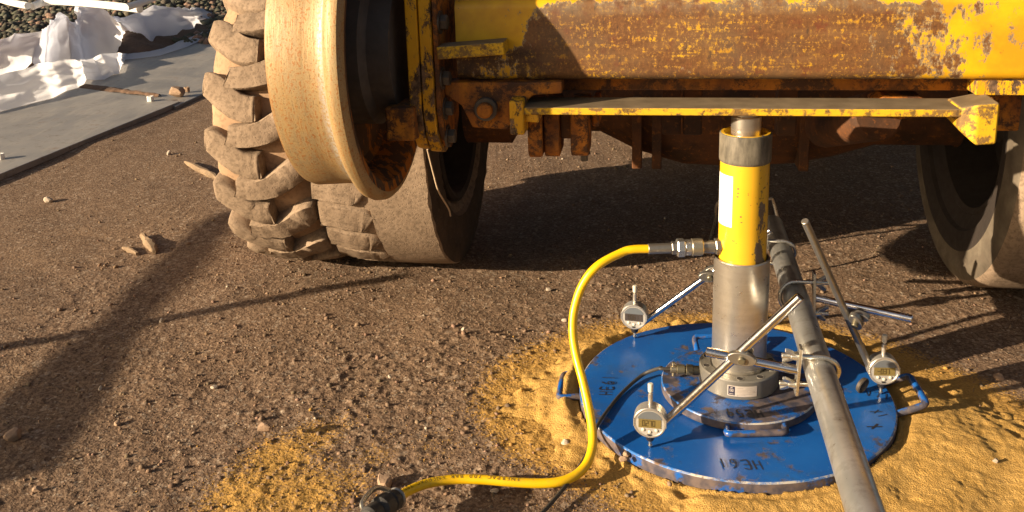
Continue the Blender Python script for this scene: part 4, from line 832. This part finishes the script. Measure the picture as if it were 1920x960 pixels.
def gauge(x, y, nrm, label, lcd, digits, first=None):
    if first is None:
        root = empty('dial_gauge', (x, y, .030)); Mf = MX((0, 0, .056), (1, 0, 0), (0, -1, 0))   # local Z = face normal, local Y up
        q = MB(); q.lathe([(1e-4, -.026), (.0270, -.026), (.0288, -.024), (.0288, .0), (.0276, .0012), (.0252, .0012), (.0246, .0006), (1e-4, .0006)], Mf, 64); b = q.build('case', 'gauge_silver', root, smooth=30)
        q = MB(); q.lathe([(1e-4, .0009), (.0245, .0009)], Mf, 48); fc = q.build('face', 'gauge_face', root)
        arc = [(.0232*cos(a), .0232*sin(a)) for a in np.linspace(radians(20), radians(160), 20)]; q = MB(); q.prism(arc, .0009, .0014, Mf); q.build('header', 'gauge_header', root, smooth=None)
        q = MB(); q.prism([(-.0195, -.0088), (.0195, -.0088), (.0195, .0078), (-.0195, .0078)], .0009, .0016, Mf); q.build('screen', 'lcd', root, smooth=None)
        for dx, dy in ((-.0115, -.0128), (0, -.0165), (.0115, -.0128)):
            q = MB(); q.lathe([(.0030, .0009), (.0030, .0022), (.002, .0030), (1e-4, .0031)], MX(Mf @ Vector((dx, dy, 0)), (1, 0, 0), (0, -1, 0)), 16); q.build('button', 'button_cream', root)
            q = MB(); q.prism([(dx-.004, dy+.0042), (dx+.004, dy+.0042), (dx+.004, dy+.0050), (dx-.004, dy+.0050)], .0009, .0013, Mf); q.build('print_line', 'label_text', root, smooth=None)
        for s in (1, -1):
            q = MB()
            for k in range(5): q.box(Mf @ Vector((s*.0278, .007-.0032*k, -.003)), (.0016, .010, .0018))
            q.build('grip', 'gauge_silver', root)
        q = MB(); q.cyl((0, .013, .083), (0, .013, .106), .0042, 16, ch=.0005); q.cyl((0, .013, .106), (0, .013, .114), .0022, 12); q.build('stem', 'gauge_silver', root)
        q = MB(); q.cyl((0, .013, .109), (0, .013, .125), .0044, 16, r1=.0048, ch=.001); q.build('cap', 'button_cream', root)
        q = MB(); q.cyl((0, .010, .036), (0, .012, .016), .0125, 18, r1=.0065, ch=.001); q.build('collar', 'black_plastic', root)
        q = MB(); q.cyl((0, .013, .018), (0, .013, .006), .0032, 14, r1=.0026, ch=.0004); q.cyl((0, .013, .006), (0, .013, .0003), .0040, 14, r1=.0016, ch=.0004); q.build('spindle', 'zinc', root)
    else:
        root = copy_tree(first); root.location = (x, y, .030)
        for ch in list(root.children):
            if ch.name.startswith('digit'): bpy.data.objects.remove(ch)
    sc = [c for c in root.children if c.name.startswith('screen')][0]
    if lcd != 'lcd': sc.data = sc.data.copy(); sc.data.materials[0] = MT[lcd]
    Mf = MX((0, 0, .056), (1, 0, 0), (0, -1, 0)); SEG = {'0': 'abcdef', '1': 'bc', '2': 'abged', '3': 'abgcd', '4': 'fgbc', '5': 'afgcd', '6': 'afgedc', '7': 'abc', '8': 'abcdefg', '9': 'abcfgd', '-': 'g'}
    q = MB(); x0 = -.0125
    for ch in digits:
        if ch == '.': q.prism([(x0-.0012, -.0060), (x0-.0004, -.0060), (x0-.0004, -.0052), (x0-.0012, -.0052)], .0016, .00185, Mf); continue
        w, h = .0038, .0050
        S_ = {'a': (0, h, w, h), 'g': (0, 0, w, 0), 'd': (0, -h, w, -h), 'f': (0, 0, 0, h), 'b': (w, 0, w, h), 'e': (0, -h, 0, 0), 'c': (w, -h, w, 0)}
        for sg in SEG.get(ch, ''):
            a = S_[sg]; t = .00055; xa, xb = min(a[0], a[2])-t, max(a[0], a[2])+t; ya, yb = min(a[1], a[3])-t, max(a[1], a[3])+t
            k = .00002*'abcdefg'.index(sg); q.prism([(x0+xa, ya), (x0+xb, ya), (x0+xb, yb), (x0+xa, yb)], .0016, .0018+k, Mf)
        x0 += .0058
    q.build('digit_row', 'lcd_digit', root, smooth=None)
    root.rotation_euler = (0, 0, atan2(nrm[0], -nrm[1])); tag(root, label, 'gauge', 'digital dial gauges on the blue plate')
    return root
def line_to_sight(a, thru, u, v):       # the point of the sight line (u, v) nearest to the line a->thru
    a, thru = np.array(a), np.array(thru); d1 = thru-a; d2 = FW+RT*(u-960)/F-UP*(v-240)/F; w = a-CAM
    A, B, Cc, D, E = d1@d1, d1@d2, d2@d2, d1@w, d2@w; k = (A*E-B*D)/(A*Cc-B*B); return CAM+d2*k
def line_to_px(a, thru, u):              # extend the line a->thru until it is seen at picture column u
    a, thru = np.array(a), np.array(thru); lo, hi = .5, 6.
    def col(k): p = a+(thru-a)*k-CAM; return 960+F*(p @ RT)/(p @ FW)
    inc = col(hi) > col(lo)
    for _ in range(50):
        m = (lo+hi)/2
        if (col(m) < u) == inc: lo = m
        else: hi = m
    p = a+(thru-a)*lo; return p
def build_datum():
    a, b = tube_at(-.95), tube_at(.44); q = MB(); M = Matrix.Translation(a) @ TD.to_track_quat('Z', 'Y').to_matrix().to_4x4(); L = (b-a).length
    q.lathe([(.0205, 0), (.0235, .0), (.0242, .001), (.0242, L-.001), (.0235, L), (.0205, L), (.0205, 0)], M, 48)
    tag(q.build('datum_tube', 'galvanised', smooth=35), 'galvanised scaffold tube running past the jack toward the viewer', 'tube')
    # far wire stand
    q = MB(); ft = gp(1472, 463, 0.0); f2 = gp(1330, 455, .0); ap = gp(1449, 375, .165); ap2 = gp(1352, 376, .165)
    q.tube(spline([ft, (Vector(ft)+Vector(ap))/2, ap, ap+(ap2-ap)*.1+np.array((0, 0, .004)), ap2, (Vector(f2)+Vector(ap2))/2, f2], 6), .0042, 8)
    ws = q.build('wire_frame', 'zinc'); st = empty('tube_stand', (.22, .78, 0), label='thin wire stand carrying the far end of the scaffold tube', cat='stand'); ws.parent = st; ws.matrix_parent_inverse = Matrix.Translation(st.location).inverted()
    q = MB(); q.tube([gp(1437, 388, .20), gp(1484, 506, .015)], .0052, 8); lg = q.build('strut', 'dark_wire'); lg.parent = st; lg.matrix_parent_inverse = Matrix.Translation(st.location).inverted()
    # gauges
    gf = Vector(gp(1219, 839, .03)); gb = Vector(gp(1190, 634, .03)); gr = Vector(gp(1651, 739, .03))
    def place(g, n): n = Vector(n+(0,)).normalized(); return g.x+n.x*.013, g.y+n.y*.013
    nf, nb, nr = (-.22, -1), (-.28, -1), (-.10, -1)
    g1 = gauge(*place(gf, nf), nf, 'dial gauge nearest the viewer, on the front of the blue plate', 'lcd', '0.270'); g2 = gauge(*place(gb, nb), nb, 'dial gauge at the back left of the blue plate with dark screen', 'lcd_dark', '0.081', g1); g3 = gauge(*place(gr, nr), nr, 'dial gauge at the right of the blue plate beside the loop handle', 'lcd', '-.037', g1)
    # front clamp and rods
    cC, pC = clamp(-.262, -1, 'tube clamp nearest the viewer, left of the tube', radians(-14)); eC = Vector(gp(1324, 659, .222)); sC = Vector(gp(1392, 676, .222))
    rod(pC, eC, .0080, 'chrome', 'short chrome bar from the nearest tube clamp to the left', 1); dC = eC-pC
    def attach(g, off): return Vector((g.x, g.y, .055))+Vector(off)
    a = attach(gf, (.012, .012, 0)); thru = sC+Vector((0, -.002, .016)); e = line_to_sight(a, thru, 1501, 556); rod(a, e, .0076, 'chrome', 'bright long rod crossing in front of the steel sleeve, holding the nearest gauge')
    swivel(sC+Vector((0, 0, .008)), dC, Vector(e)-a, 'swivel clamp where the two rods cross before the steel sleeve')
    # right clamp and rods
    cB, pB = clamp(.030, 1, 'tube clamp on the right side of the tube', radians(10)); eB = Vector(gp(1711, 598, .205)); sB = Vector(gp(1606, 604, .205))
    rod(pB, eB, .0074, 'chrome', 'short chrome bar from the tube clamp out to the right', 1)
    a = attach(gr, (-.012, .016, .012)); thru = sB+Vector((0, .004, .016)); e = line_to_sight(a, thru, 1509, 414); rod(a, e, .0068, 'dull_steel', 'long grey rod slanting up left behind the right gauge')
    swivel(sB+Vector((0, 0, .008)), eB-pB, Vector(e)-a, 'swivel clamp on the right crossing of two rods', .9)
    q = MB(); c = Vector((gr.x-.035, gr.y+.012, .046)); q.lathe([(.004, -.004), (.0150, 0), (.0165, .006), (.0150, .008), (.013, .003), (.004, .002)], MX(c, (0, 0, 1), (.55, -.75, -.2)), 28); tag(q.build('clamp_cup', 'bolt_dark'), 'dark hollow fixing cup left of the right gauge', 'fixing cup')
    # rear clamp and rod
    cA, pA = clamp(.262, -1, 'tube clamp farthest from the viewer, behind the jack', radians(-14)); eA = pA+Vector((-.20, .03, 0)); rod(pA, eA, .0068, 'chrome', 'chrome bar hidden mostly behind the steel sleeve')
    a = attach(gb, (.013, .010, .002)); e = Vector(gp(1445, 432, .30)); rod(a, e, .0068, 'chrome', 'long chrome rod running behind the jack from the back left gauge')
    k = (e-a); sA = a+k*.55; swivel(sA, eA-pA, k, 'swivel clamp behind the steel sleeve')

# ------------------------------------------------------------------ things beside the picture whose shadows fall into it
def build_beside():
    f = gp(0, 650); d = np.array([cos(SUN_AZ), sin(SUN_AZ), 0]); base = f-d*1.6; tip = gp(720, 486); Ht = hypot(*(tip-base)[:2])*math.tan(SUN_EL)
    q = MB(); q.cyl((base[0], base[1], -.1), (base[0], base[1], Ht), .022, 16); tag(q.build('marker_pole', 'galvanised'), 'plain upright marker pole standing left of the picture', 'pole')
    # bent bar added out of view, shaped only to cast the broad shadow
    def up(p, z): return Vector(p)-Vector((ld.x, ld.y, ld.z))*(z/-ld.z)
    P = [up(gp(-60, 905), .62), up(gp(20, 800), .66), up(gp(145, 672), .70), up(gp(225, 590), .74), up(gp(330, 490), .78), up(gp(440, 395), .82), up(gp(470, 330, .1), .86)]
    rs = [.040, .040, .030, .020, .030, .018, .014]
    b = P[0]; pr = empty('caster_frame', (b.x-.1, b.y-.3, 0), label='added bent bar left of the picture, shaped to cast the broad shadow', cat='shadow_caster')
    n = spline(P, 5); rr = np.interp(np.linspace(0, 6, len(n)), range(7), rs); MB().tube([p-pr.location for p in n], list(rr), 12).build('shadow_caster', 'bark', pr)
    MB().tube([b-pr.location, Vector((0, 0, -.1))], .03, 12).build('caster_post', 'bark', pr)

build_ground(); build_gravel(); build_stones(); build_background(); build_vehicle(); build_stack(); build_datum(); build_beside()
